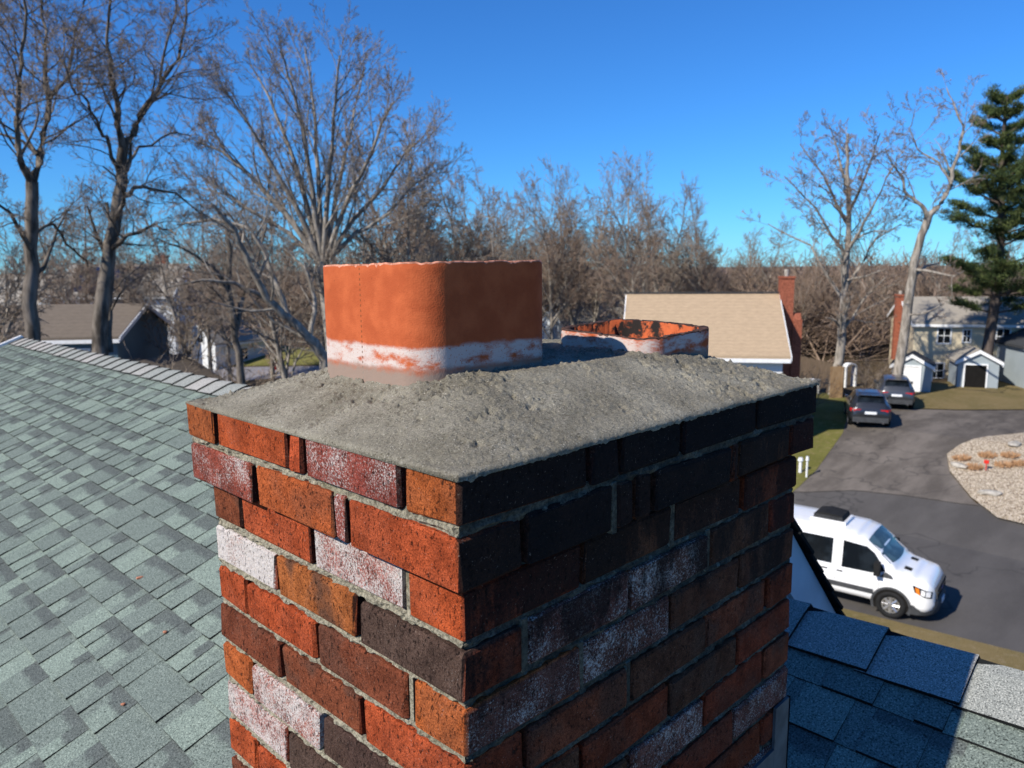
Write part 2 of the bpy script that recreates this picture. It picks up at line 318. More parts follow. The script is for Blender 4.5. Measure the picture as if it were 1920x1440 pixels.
sheet('concrete_apron', [road_pt(-9, -.04), road_pt(-3.25, -.04), road_pt(-.7, -3), road_pt(1.5, -12), road_pt(-9, -12)], .04, M['conc'], 'pale concrete driveway apron beside the verge')
sheet('side_street', P((200, 716), (660, 700), (660, 686), (420, 690), (200, 704)), .05, M['street'], 'pale sunlit street seen through the bare trees')
sheet('back_lawn', P((300, 690), (640, 684), (640, 655), (300, 655)), .05, M['lawn'], 'olive lawn beyond the pale street')
# low wooded hills on the horizon
rng = np.random.default_rng(5)
v = []; f = []
A = np.radians(np.linspace(-30, 125, 120))
for k, (rad, hh) in enumerate(((420, -9), (560, -3.0), (640, -1.5), (900, -9))):
    for a_ in A:
        z = hh+(2.5*fbm(a_*9, 0., 3, 4)*(1 if k in (1, 2) else 0)); v.append((CAM[0]+rad*math.cos(a_), CAM[1]+rad*math.sin(a_), z))
n = len(A); f = [(k*n+i, k*n+i+1, (k+1)*n+i+1, (k+1)*n+i) for k in range(3) for i in range(n-1)]
tag(link('hills', mesh('hills', v, f, M['hill'], smooth=True)), 'low brown wooded hills on the horizon', kind='structure')

# ------------------------------------------------------------------ own house
S = .4; cA = 1/math.hypot(1, S); sA = S*cA; SF = 1.02; cF = 1/math.hypot(1, SF); sF = SF*cF
GY = .47
house = empty('house', (0, 0, -8.9), label='grey sided house with green shingle roof that the chimney rises from', cat='house')
def hp(o): o.parent = house; o.location = (0, 0, 8.9); return o
RM = (1.7, -.336); RW = (1.5, -.553)
def roofprof(r, xl, xr, th=.12):
    pl = (xl, r[1]+S*(xl-r[0])); pr = (xr, r[1]-SF*(xr-r[0]))
    return [pl, (r[0], r[1]), pr, (pr[0]-.02, pr[1]-th*1.4), (r[0], r[1]-th*1.25), (pl[0]+.01, pl[1]-th)]
def deck(name, r, xl, xr, y0, y1):
    b = MB(); b.prism(roofprof(r, xl, xr), y0, y1); me = mesh(name, b.v, b.f, M['shingle'], attrs={'tv': np.full(len(b.v), .6), 'rnd': np.full(len(b.v), .5)})
    return hp(link(name, me))
main_roof = deck('main_roof', RM, -3.4, 5.6, GY, 9.4); wing_roof = deck('wing_roof', RW, -3.4, 5.4, -6.0, GY-.001)
b = MB()
for r, y0, y1, xl, xr in ((RM, GY+.18, 9.15, -3.0, 5.2), (RW, -5.7, GY+.17, -3.0, 5.0)):
    top = [(xl, r[1]+S*(xl-r[0])-.15), (r[0], r[1]-.16), (xr, r[1]-SF*(xr-r[0])-.18)]
    b.prism([(xl, -8.9)]+top+[(xr, -8.9)], y0, y1)
hp(b.build('wall', M['sidewall']))
# rake boards on the gable above the wing roof, and along the far gable
def rake(y, r, xr, side):
    for k, (d0, d1, o) in enumerate(((.012, .15, .03), (.15, .24, .012))):
        b = MB(); 
        b.prism([(r[0], r[1]-d0*1.43), (xr, r[1]-SF*(xr-r[0])-d0*1.43), (xr, r[1]-SF*(xr-r[0])-d1*1.43), (r[0], r[1]-d1*1.43)], y, y-o*side, 0)
        hp(b.build('rake_board', M['trim']))
    b = MB(); b.prism([(r[0], r[1]-.012), (r[0], r[1]-.16), (-3.35, r[1]+S*(-3.35-r[0])-.16), (-3.35, r[1]+S*(-3.35-r[0])-.012)], y, y-.03*side); hp(b.build('rake_board', M['white']))
rake(GY-.001, RM, 5.5, 1); rake(9.401, RM, 5.5, -1)
b = MB(); b.prism([(r_, z_) for r_, z_ in ((-.5, -1.9), (RM[0], RM[1]-.35), (4.6, RM[1]-.35-SF*2.9), (4.6, -8.))], GY+.05, GY+.12); hp(b.build('gable_wall', M['sidewall']))
# jagged shingle ends over the front rake
b = MB(); rr = random.Random(3)
for i in range(28):
    u = .02+i*.135; t0 = .012
    def q(uu, h): return (RM[0]+uu*cF+h*sF, RM[1]-uu*sF+h*cF)
    a0 = q(u, .002); a1 = q(u+.15, t0); a2 = q(u+.15, 0); a3 = q(u, -.008)
    b.prism([a0, a1, a2, a3], GY-.05-rr.uniform(0, .012), 9.42)
hp(b.build('front_shingle_course', M['tar']))
# shingles, one by one near the camera
def roof_tabs(r, y0, y1, umax, e, seed, nobj, parent, center):
    rr = random.Random(seed); tabs = []
    i = 0; u = .10
    while u < umax:
        y = y0-rr.uniform(0, .2); hi = rr.random() < .5
        while y < y1:
            w = rr.choice((.05, .06, .08, .10, .12, .15, .18)) if hi else rr.choice((.03, .05, .07, .09, .12))
            a_, b_ = max(y, y0), min(y+w, y1)
            if b_-a_ > .02:
                th = (.0115 if hi else .0055)+rr.uniform(-.001, .001)
                v = []
                for uu, h in ((u-.03, .0015), (u+e, th)):
                    for yy in (a_, b_):
                        jit = rr.uniform(-.0015, .0015) if uu > u else 0
                        for hh in (0 if uu < u else .0008, h):
                            v.append((r[0]-(uu+jit)*cA-hh*sA, yy, r[1]-(uu+jit)*sA+hh*cA))
                tabs.append((v, rr.random(), hi))
            y += w; hi = not hi
        u += e; i += 1
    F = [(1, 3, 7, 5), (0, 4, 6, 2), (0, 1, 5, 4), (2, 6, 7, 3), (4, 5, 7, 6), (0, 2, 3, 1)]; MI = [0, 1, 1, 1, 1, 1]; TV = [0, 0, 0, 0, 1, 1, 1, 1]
    key = lambda t: np.linalg.norm(np.array(t[0][7])-center)
    tabs.sort(key=key)
    for v, k, hi in tabs[:nobj]:
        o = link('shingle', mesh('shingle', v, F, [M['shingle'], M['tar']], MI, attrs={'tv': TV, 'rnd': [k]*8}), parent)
    V = []; FF = []; MM = []; tv = []; rn = []
    for v, k, hi in tabs[nobj:]:
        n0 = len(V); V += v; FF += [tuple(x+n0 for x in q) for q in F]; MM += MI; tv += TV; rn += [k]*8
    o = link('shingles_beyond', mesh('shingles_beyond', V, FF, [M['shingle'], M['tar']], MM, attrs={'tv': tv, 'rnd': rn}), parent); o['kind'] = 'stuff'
roof_tabs(RM, GY, 9.38, 3.6, .135, 7, 285, main_roof, np.array((.1, 1.6, -.9)))
roof_tabs(RW, -3.0, GY-.035, 3.2, .135, 9, 120, wing_roof, np.array((1.3, -.2, -.6)))
def caps(r, y0, y1, e, seed, name):
    g = hp(link(name, mesh(name, *(lambda b: (b.v, b.f))((lambda b: (b.prism([(r[0]-.13*cA, r[1]-.13*sA+.010), (r[0], r[1]+.013), (r[0]+.12*cF, r[1]-.12*sF+.012), (r[0], r[1]-.01)], y0, y1), b)[1])(MB())), M['tar']))); rr = random.Random(seed)
    y = y0
    while y < y1-.02:
        b = MB(); L = min(e+.03, y1-y); hw = .155+rr.uniform(-.004, .004)
        # thick butt end towards +y, thin end tucked under the next piece
        for (ya, yb, ta, tb) in ((y, y+L, .024, .012),):
            pr = lambda yy, t: [(r[0]-hw*cA-t*sA, yy, r[1]-hw*sA+t*cA), (r[0]-.03*cA-t*sA, yy, r[1]-.03*sA+t*cA), (r[0], yy, r[1]+t*1.06-.004), (r[0]+hw*cF+t*sF, yy, r[1]-hw*sF+t*cF)]
            v = pr(ya, ta)+pr(yb, tb)+pr(ya, ta-.011)+pr(yb, tb-.009)
            b.add(v, [(0, 1, 5, 4), (1, 2, 6, 5), (2, 3, 7, 6)], 0)
            b.add(v, [(8, 12, 13, 9), (9, 13, 14, 10), (10, 14, 15, 11), (0, 8, 9, 1), (1, 9, 10, 2), (2, 10, 11, 3), (4, 5, 13, 12), (5, 6, 14, 13), (6, 7, 15, 14), (0, 4, 12, 8), (3, 11, 15, 7)], 1)
        n = len(b.v); o = link('cap_shingle', mesh('cap_shingle', b.v, b.f, [M['capsh'], M['tar']], b.m, attrs={'tv': [.9]*n, 'rnd': [rr.random()]*n}), g); y += e
caps(RM, GY+.0, 9.38, .205, 4, 'main_ridge'); caps(RW, -1.6, GY-.04, .205, 6, 'wing_ridge')
# white metal drip edge at the far end of the ridge
b = MB(); b.prism([(RM[0]-.9, RM[1]-.36+.03), (RM[0], RM[1]+.035), (RM[0]+.35, RM[1]-.33), (RM[0]+.35, RM[1]-.40), (RM[0], RM[1]-.06), (RM[0]-.9, RM[1]-.46)], 9.405, 9.46); hp(b.build('drip_edge', M['white']))
# three brick crumbs lying on the roof
def on_roof(px, py, r):
    d = ray(px, py); l = (r[1]+S*(CAM[0]-r[0])-CAM[2])/(d[2]-S*d[0]); return CAM+l*d
for k, (px, py, s, lb) in enumerate(((264, 1088, .011, 'longish orange crumb on the shingles uphill of the other crumbs'), (310, 1191, .0085, 'small orange crumb on a shingle between two other crumbs'), (231, 1327, .0075, 'tiny pale orange crumb lying on a light green shingle downhill of the others'))):
    bm = bmesh.new(); bmesh.ops.create_icosphere(bm, subdivisions=1, radius=s)
    for q in bm.verts: q.co = Vector((q.co.x*(1.5 if k == 0 else 1), q.co.y*.8, q.co.z*.6))*rr.uniform(.75, 1.2)
    me = bpy.data.meshes.new('brick_crumb'); bm.to_mesh(me); bm.free(); me.materials.append(M['chip']); p = on_roof(px, py, RM)
    tag(link('brick_crumb', me, None, (p[0], p[1], p[2]+.012)), lb, 'brick crumb', 'brick crumbs on the roof')

# ------------------------------------------------------------------ chimney
CH = .0677; W_, L_ = .6, .805; OV = .021
chim = empty('brick_chimney', (.4, .3, -1.0), label='weathered red brick chimney with two clay flues and fresh mortar crown', cat='chimney')
def cp(o): o.parent = chim; o.location = (-.4, -.3, 1.0); return o
PAL = {  # base colour, white bloom, soot, flashed brown; KGAQ darkened to paint in right-face shade
 'R': ((.52, .102, .035), .12, .05, .25), 'O': ((.50, .135, .038), .08, .05, .4), 'P': ((.33, .080, .055), .44, .10, .2), 'W': ((.42, .20, .15), .88, .03, 0), 'V': ((.38, .12, .085), .70, .03, 0),
 'N': ((.52, .125, .038), .1, .05, .5), 'B': ((.26, .075, .038), .14, .1, .7), 'D': ((.11, .070, .056), .16, .1, .8), 'M': ((.46, .15, .045), .10, .05, 1.), 'K': ((.10, .045, .034), .16, .42, .5), 'G': ((.16, .070, .040), .16, .20, .6), 'A': ((.20, .085, .065), .46, .14, .3), 'Q': ((.27, .060, .028), .10, .16, .4)}
rb = random.Random(21)
def brick(x0, x1, y0, y1, z0, z1, code, soot=0., rc=None):
    c, w, s, fl = PAL[code]; s = s+soot
    k = rb.uniform(.88, 1.12); c = tuple(max(.01, q*k*rb.uniform(.95, 1.05)) for q in c)
    j = lambda a=.0012: rb.uniform(-a, a)
    dx, dy, dz = j(.0014), j(.0014), j(.0015); ch = .0030
    cx, cy, cz = (x0+x1)/2, (y0+y1)/2, (z0+z1)/2; hx, hy, hz = (x1-x0)/2, (y1-y0)/2, (z1-z0)/2
    v = []; 
    for sx in (-1, 1):
        for sy in (-1, 1):
            for sz in (-1, 1):
                ox, oy, oz = j(), j(), j(.0018)
                base = np.array((cx+dx+sx*hx+ox, cy+dy+sy*hy+oy, cz+dz+sz*hz+oz)); c1, c2, c3 = ch*rb.uniform(.5, 1.9), ch*rb.uniform(.5, 1.9), ch*rb.uniform(.5, 1.9)
                v += [base-np.array((0, sy*c2, sz*c3)), base-np.array((sx*c1, 0, sz*c3)), base-np.array((sx*c1, sy*c2, 0))]
    I = lambda sx, sy, sz, a: ((sx*2+sy)*2+sz)*3+a
    f = []
    for a in range(3):
        for s_ in (0, 1):
            o = []
            for (p, q) in ((0, 0), (1, 0), (1, 1), (0, 1)):
                t = [p, q]; t.insert(a, s_); o.append(I(*t, a))
            f.append(tuple(o))
    for a in range(3):
        o1, o2 = [q for q in range(3) if q != a]
        for p in (0, 1):
            for q in (0, 1):
                e = []
                for s_ in (0, 1):
                    t = [0, 0, 0]; t[a] = s_; t[o1] = p; t[o2] = q; e.append((I(*t, o1), I(*t, o2)))
                f.append((e[0][0], e[1][0], e[1][1], e[0][1]))
    for sx in (0, 1):
        for sy in (0, 1):
            for sz in (0, 1): f.append((I(sx, sy, sz, 0), I(sx, sy, sz, 1), I(sx, sy, sz, 2)))
    bm = bmesh.new(); bv = [bm.verts.new(p) for p in v]
    for q in f: bm.faces.new([bv[i] for i in q])
    bmesh.ops.recalc_face_normals(bm, faces=bm.faces[:]); me = bpy.data.meshes.new('brick'); bm.to_mesh(me); bm.free(); me.materials.append(M['brick'])
    n = len(v)
    c2, w2, s2, f2 = PAL[rc] if rc else (c, w, s, fl)
    for nm, val, va2 in (('bcol', (*c, 1), (*c2, 1)), ('bpar', (w, s, fl*rb.uniform(.5, 1), 1), (w2, s2, f2, 1))):
        A_ = me.attributes.new(nm, 'FLOAT_COLOR', 'POINT'); A_.data.foreach_set('color', [q for i in range(n) for q in (va2 if (i % 3 == 1 and (i//6) % 2 == 0) else val)])
    return cp(link('brick', me))
def rowz(k): return (3-k)*CH+.0052, (4-k)*CH-.0052
TH = .092
# corbelled courses: left face (far to near) and right face (near to far) spans read along the wall
z0, z1 = rowz(1); z1 -= .0035; X0, X1, Y0, Y1 = -OV, L_+OV, -OV, W_+OV
for a_, b_, c in ((.528, .621, 'O'), (.315, .516, 'R'), (.277, .309, 'R'), (.074, .268, 'P')): brick(X0, X0+TH, a_, b_, z0, z1, c)
brick(X0, .181, Y0, .064, z0, z1, 'O', 0, 'K')
for a_, b_, c in ((.19, .241, 'K'), (.252, .383, 'K'), (.393, .597, 'K'), (.607, X1, 'K')): brick(a_, b_, Y0, Y0+TH, z0, z1, c, .2)
for a_, b_ in ((.08, .28), (.29, .49)): brick(X1-TH, X1, a_, b_, z0, z1, 'R')
brick(X1-.19, X1, .5, Y1, z0, z1, 'R')
for a_, b_ in ((.08, .27), (.28, .47), (.48, .625)): brick(a_, b_, Y1-TH, Y1, z0, z1, 'R')
z0, z1 = rowz(2)
for a_, b_, c in ((.421, .621, 'P'), (.212, .405, 'N'), (.18, .206, 'P'), (Y0, .174, 'R')): brick(X0, X0+TH, a_, b_, z0, z1, c, 0, 'G')
for a_, b_, c in ((.081, .233, 'K'), (.243, .276, 'G'), (.285, .316, 'G'), (.327, .524, 'K'), (.534, .548, 'B'), (.556, .722, 'G')): brick(a_, b_, Y0, Y0+TH, z0, z1, c, .12)
for a_, b_, c in ((Y0, .18, 'Q'), (.19, .4, 'R'), (.41, Y1, 'R')): brick(X1-TH, X1, a_, b_, z0, z1, c)
for a_, b_ in ((.08, .27), (.28, .49), (.50, .725)): brick(a_, b_, Y1-TH, Y1, z0, z1, 'R')
LEFT = {3: 'BRVR', 4: 'WMD', 5: 'RRBO', 6: 'BBR', 7: 'OVDR', 8: 'VDR', 9: 'RRDB', 10: 'BRP', 11: 'ROBR', 12: 'DRV'}
RIGHT = {3: 'QGGQ', 4: 'QAAGQ', 5: 'AAGG', 6: 'QBGBQ', 7: 'GQGQ', 8: 'QGAQB', 9: 'GQQA', 10: 'QGBQQ'}
NR = 19
for k in range(3, NR+1):
    z0, z1 = rowz(k); lc = LEFT.get(k) or ''.join(rb.choice('RRRBOPD') for _ in range(4)); rc_ = RIGHT.get(k) or ''.join(rb.choice('QQGBA') for _ in range(5))
    if k % 2 == 0:
        for i, (a_, b_) in enumerate(((.407, .6), (.203, .397), (0, .193))): brick(0, TH, a_, b_, z0, z1, lc[i], 0, rc_[0]); brick(L_-TH, L_, a_, b_, z0, z1, rc_[-1] if i == 2 else 'R')
        for i, (a_, b_) in enumerate(((.102, .296), (.306, .499), (.509, .703))): brick(a_, b_, 0, TH, z0, z1, rc_[1+i]); brick(a_, b_, W_-TH, W_, z0, z1, 'R')
    else:
        for i, (a_, b_) in enumerate(((.305, .498), (.102, .295))): brick(0, TH, a_, b_, z0, z1, lc[1+i]); brick(L_-TH, L_, a_, b_, z0, z1, 'R')
        for i, (a_, b_) in enumerate(((0, .194), (.204, .397), (.407, .6), (.61, .805))):
            brick(a_, b_, 0, TH, z0, z1, lc[3] if i == 0 else rc_[i], 0, rc_[0] if i == 0 else None); brick(a_, b_, W_-TH, W_, z0, z1, lc[0] if i == 0 else 'R')
# mortar: a recessed core behind the head joints, and a rough bed in every joint
b = MB(); b.box((.024, .024, -1.12), (L_-.024, W_-.024, .07)); b.box((-OV+.024, -OV+.024, .0701), (L_+OV-.024, W_+OV-.024, .185)); cp(b.build('core_mortar', M['core']))  # core coloured near black, the open joints' deep shade painted in
def bed(z, x0, x1, y0, y1, hz, rec, seed):
    pts = []; n = 120
    per = [(x0+(x1-x0)*i/130, y0) for i in range(130)]+[(x1, y0+(y1-y0)*i/60) for i in range(60)]+[(x1-(x1-x0)*i/60, y1) for i in range(60)]+[(x0, y1-(y1-y0)*i/110) for i in range(110)]
    m = len(per); cx, cy = (x0+x1)/2, (y0+y1)/2; v = []; q = 4
    for lev in range(q+1):
        t = lev/q*2-1
        for i, (x, y) in enumerate(per):
            d = rec+.006*(fbm(np.array(i*.45), np.array(lev*.9), 3, seed)-.42)*2+.0025*t*t
            zz = z+hz*t+.0012*(vnoise(i*.8, lev*1.3, seed+9)-.5)
            ex = min(max(x, x0+d), x1-d); ey = min(max(y, y0+d), y1-d); v.append((ex, ey, zz))
    f = [(l*m+i, l*m+(i+1) % m, (l+1)*m+(i+1) % m, (l+1)*m+i) for l in range(q) for i in range(m)]
    f += [tuple(range(m-1, -1, -1)), tuple(range(q*m, (q+1)*m))]
    cp(link('mortar_bed', mesh('mortar_bed', v, f, M['mortar'])))
bed(2*CH, -OV, L_+OV, -OV, W_+OV, .0090, .0035, 3)
bed(1*CH, 0, L_, 0, W_, .007, .006, 5)
for k in range(0, NR-3): bed(-k*CH, 0, L_, 0, W_, .0066, .0035, 7+k)
# a few head joints that are pointed nearly flush
for (k, face, c) in ((3, 'x', .098), (5, 'x', .098), (4, 'y', .097), (5, 'y', .199), (3, 'y', .403), (6, 'y', .301), (2, 'y', .238), (4, 'y', .504)):
    z0, z1 = rowz(k); b = MB(); o = -OV if k < 3 else 0
    if face == 'x': b.box((o+.0045, c-.0035, z0-.004), (.05, c+.0035, z1+.004))
    else: b.box((c-.0045, o+.002, z0-.004), (c+.0045, .05, z1+.004))
    cp(b.build('pointed_joint', M['mortar']))
# mortar crown
NXg, NYg = 390, 300
xs = np.linspace(-OV-.001, L_+OV+.001, NXg); ys = np.linspace(-OV-.001, W_+OV+.001, NYg); XX, YY = np.meshgrid(xs, ys)
dE = np.minimum(np.minimum(XX-xs[0], xs[-1]-XX), np.minimum(YY-ys[0], ys[-1]-YY))
dA = np.minimum(XX-xs[0], xs[-1]-XX); dB = np.minimum(YY-ys[0], ys[-1]-YY); kk = .035
dS = np.clip(-kk*np.log(np.exp(-dA/kk)+np.exp(-dB/kk)), 0, 1)
Z = .1945+.003*(1-np.exp(-dE/.002))+.059*np.minimum(1, np.minimum(dS, dE)/.165)**1.0
lump = fbm(XX*9, YY*9, 3, 3)-.5; rough = np.clip((fbm(XX*7, YY*7, 4, 11)-.40)*6, 0, 1)
grain = fbm(XX*85, YY*85, 3, 5)-.5; pit = np.clip(.41-fbm(XX*58, YY*80, 4, 8, .6), 0, 1)
crumb = np.clip(fbm(XX*170, YY*170, 2, 21)-.60, 0, 1)
fl1 = np.maximum(np.abs(XX-.233), np.abs(YY-.316))-.129; fl2 = np.maximum(np.abs(XX-.624), np.abs(YY-.236))-.112
near = np.exp(-np.clip(np.minimum(fl1, fl2), 0, 1)/.02)
edge = np.clip(dE/.010, .3, 1)
trowel = np.sin((YY*1.0+XX*.25)*220+6*fbm(XX*5, YY*5, 2, 31))*.0007*np.clip((fbm(XX*4, YY*4, 2, 40)-.52)*8, 0, 1)
Z = Z+edge*(.006*lump+(.0030*grain-.050*pit)*(.18+.72*rough)+.0026*(fbm(XX*150, YY*190, 3, 55, .7)-.5)+.012*crumb*(.3+rough)+trowel)+near*(.001+.009*(fbm(XX*35, YY*35, 3, 61)-.4))
Z[(fl1 < -.03)] = .24; Z[(fl2 < -.03)] = .22
V = np.stack([XX.ravel(), YY.ravel(), Z.ravel()], 1); jj = (vnoise(XX.ravel()*60, YY.ravel()*60, 77)-.5)*.006
on = (dE.ravel() < 1e-6)
idx = np.arange(NXg*NYg).reshape(NYg, NXg)
Fq = np.stack([idx[:-1, :-1], idx[:-1, 1:], idx[1:, 1:], idx[1:, :-1]], -1).reshape(-1, 4).tolist()
bor = list(idx[0, :])+list(idx[1:, -1])+list(idx[-1, -2::-1])+list(idx[-2:0, 0]); nb = len(bor); base = len(V); ex = []
ctr = np.array((L_/2, W_/2))
for lev in range(1, 4):
    for i, q in enumerate(bor):
        p = V[q].copy(); nrm = np.array((-1. if p[0] < -OV else (1. if p[0] > L_+OV else 0), -1. if p[1] < -OV else (1. if p[1] > W_+OV else 0)))
        front = 1 if p[1] < -OV else (.25 if p[0] < -OV else .4)
        drop = .0045+front*.006*max(0., float(fbm(np.array(i*.12), np.array(1.5), 4, 90))-.5)*2
        o = .0008*math.sin(lev/3*2.6)+.0016*(float(vnoise(i*.5, lev*.7, 12))-.5)
        ex.append((p[0]+nrm[0]*o, p[1]+nrm[1]*o, p[2]-drop*lev/3))
V = np.vstack([V, np.array(ex)])
ring = [bor]+[list(range(base+l*nb, base+(l+1)*nb)) for l in range(3)]
for l in range(3):
    for i in range(nb): Fq.append([ring[l+1][i], ring[l+1][(i+1) % nb], ring[l][(i+1) % nb], ring[l][i]])
cp(link('mortar_crown', mesh('mortar_crown', V, Fq, M['cap'], smooth=True)))
# clay flue liners: rounded square tubes
def flue(cx, cy, h, r, zb, zt, wall, mat, jag, seed, tilt=(0, 0), label=None, rim=None):
    per = []
    for (sx, sy, a0) in ((1, 1, 0), (-1, 1, 90), (-1, -1, 180), (1, -1, 270)):
        for i in range(13):
            a_ = R(a0+i*90/12); per.append((sx*(h-r)+r*math.cos(a_), sy*(h-r)+r*math.sin(a_)))
    full = []
    for i in range(len(per)):
        p, q = np.array(per[i]), np.array(per[(i+1) % len(per)]); L = np.linalg.norm(q-p); m = max(1, int(L/.004))
        for k in range(m): full.append(p+(q-p)*k/m)
    full = np.array(full); n = len(full); rings = []; lev = 22; mi = []; rs = np.random.default_rng(seed)
    top = zt+jag*((fbm(np.arange(n)*.22, np.zeros(n), 4, seed)-.5)*2-3.*np.clip(fbm(np.arange(n)*.5, np.ones(n), 3, seed+5)-.62, 0, 1)*4)+full[:, 0]*tilt[0]+full[:, 1]*tilt[1]
    inn = full*(1-wall/h); V = []
    for l in range(lev+1):
        t = l/lev; s = 1+.004*(fbm(np.arange(n)*.09, np.full(n, l*.25), 3, seed+3)-.5)
        V += [(cx+p[0]*q, cy+p[1]*q, zb+(z-zb)*t-(.002 if l == lev else 0)) for p, q, z in zip(full, s, top)]
    V += [(cx+p[0]*.994, cy+p[1]*.994, z+.0005) for p, z in zip(full, top)]
    V += [(cx+p[0], cy+p[1], z-.0015*rs.random()) for p, z in zip(inn, top)]
    V += [(cx+p[0], cy+p[1], zb) for p in inn]
    f = []
    for l in range(lev+3):
        for i in range(n): f.append((l*n+i, l*n+(i+1) % n, (l+1)*n+(i+1) % n, (l+1)*n+i)); mi.append(0 if l < lev else (2 if l < lev+2 else 1))
    o = cp(link('flue_liner', mesh('flue_liner', V, f, [mat, M['flue_in'], rim], mi, smooth=True))); o['label'] = label
flue(.233, .316, .129, .050, .18, .406, .021, M['flue_a'], .0012, 3, (.01, -.01), 'taller orange clay flue with white painted band', M['rim_clay'])
flue(.630, .234, .107, .046, .15, .290, .014, M['flue_b'], .0012, 8, (.035, .035), 'short orange clay flue smeared with white and mortar', M['rim_soot'])
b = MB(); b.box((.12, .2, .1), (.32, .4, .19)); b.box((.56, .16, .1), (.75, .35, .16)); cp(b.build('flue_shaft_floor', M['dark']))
# counter flashing
for a_, b_, zt in ((.752, L_+.006, -.405), (.55, .751, -.487), (.35, .549, -.57), (.15, .349, -.655), (-.006, .149, -.74)):
    b = MB(); b.box((a_, -.006, zt-.42), (b_, -.0005, zt)); cp(b.build('flashing', M['flash']))
b = MB(); b.box((L_+.0005, -.006, -1.), (L_+.006, .02, -.405)); b.box((L_+.0005, .021, -1.), (L_+.007, W_+.01, -.5)); cp(b.build('flashing', M['flash']))
b = MB(); b.box((-.006, -.006, -1.2), (-.0005, W_+.006, -.78)); cp(b.build('flashing', M['flash']))

# ------------------------------------------------------------------ vehicles (x forward = 0 at the nose, growing to the tail)
class Body:
    """a lofted shell: stations of (x, z_bottom, z_belt, z_roof, half_width_low, half_width_belt, half_width_roof)"""
    def __init__(s, st, n=46):
        st = np.array(st, float); xs = np.linspace(st[0, 0], st[-1, 0], n); s.x = np.unique(np.concatenate([xs, st[:, 0]]))
        s.c = [np.interp(s.x, st[:, 0], st[:, k]) for k in range(1, 7)]
        for k in range(6):
            q = s.c[k].copy()
            for _ in range(2): q[1:-1] = .25*q[:-2]+.5*q[1:-1]+.25*q[2:]
            s.c[k] = q
    def par(s, x): return [float(np.interp(x, s.x, q)) for q in s.c]
    def half(s, x):
        zb, zt, zr, wl, wb, wr = s.par(x); g = zr-zt; rr = min(.09, g*.5)
        return [(0, zb), (wl*.86, zb), (wl*.97, zb+.06), (wl, zb+.16), (wb*1.0+.012, zb+(zt-zb)*.55), (wb, zt-.03), (wb-.012, zt), (wr+(wb-wr)*.0+.0, zr-rr), (wr-.03, zr-rr*.45), (wr-.10, zr-rr*.1), (wr*.5, zr+.012), (0, zr+.02)]
    def mesh(s, arches=()):
        v = []; f = []; n = 0
        for x in s.x:
            h = s.half(x); ring = [(x, -y, z) for y, z in h]+[(x, y, z) for y, z in h[-2:0:-1]]; n = len(ring); v += ring
        m = len(s.x)
        f = [(i*n+j, i*n+(j+1) % n, (i+1)*n+(j+1) % n, (i+1)*n+j) for i in range(m-1) for j in range(n)]
        f += [tuple(range(n-1, -1, -1)), tuple(range((m-1)*n, m*n))]
        return v, f
    def side(s, x, z, off=.006):
        h = s.half(x)[2:10]; zs = [q[1] for q in h]; return float(np.interp(z, zs, [q[0] for q in h]))+off
    def top(s, x, y, off=.006):
        h = s.half(x)[6:]; ys = [q[0] for q in h][::-1]; return float(np.interp(abs(y), ys, [q[1] for q in h][::-1]))+off
def side_panel(body, poly, sgn, name, mat, parent, off=.006, n=8, sub=None):
    """panel that follows the flank; poly = list of (x, z) corners (top edge then bottom edge, same count)"""
    (tx, bx) = poly; v = []; f = []
    for i in range(n+1):
        t = i/n; a = (np.interp(t, np.linspace(0, 1, len(tx)), [p[0] for p in tx]), np.interp(t, np.linspace(0, 1, len(tx)), [p[1] for p in tx]))
        b_ = (np.interp(t, np.linspace(0, 1, len(bx)), [p[0] for p in bx]), np.interp(t, np.linspace(0, 1, len(bx)), [p[1] for p in bx]))
        for k in range(5):
            u = k/4; x = a[0]*(1-u)+b_[0]*u; z = a[1]*(1-u)+b_[1]*u; v.append((x, sgn*body.side(x, z, off), z))
    f = [(i*5+k, i*5+k+1, (i+1)*5+k+1, (i+1)*5+k) for i in range(n) for k in range(4)]
    o = link(name, mesh(name, v, f, mat, smooth=True), parent)
    return o
def top_panel(body, x0, x1, w0, w1, name, mat, parent, off=.006, n=10, bow=0.):
    v = []
    for i in range(n+1):
        t = i/n; w = w0+(w1-w0)*t
        for k in range(9):
            u = k/4-1; x = x0+(x1-x0)*t+bow*u*u*(1-t); y = w*u; v.append((x, y, body.top(x, y, off)))
    f = [(i*9+k, i*9+k+1, (i+1)*9+k+1, (i+1)*9+k) for i in range(n) for k in range(8)]
    return link(name, mesh(name, v, f, mat, smooth=True), parent)
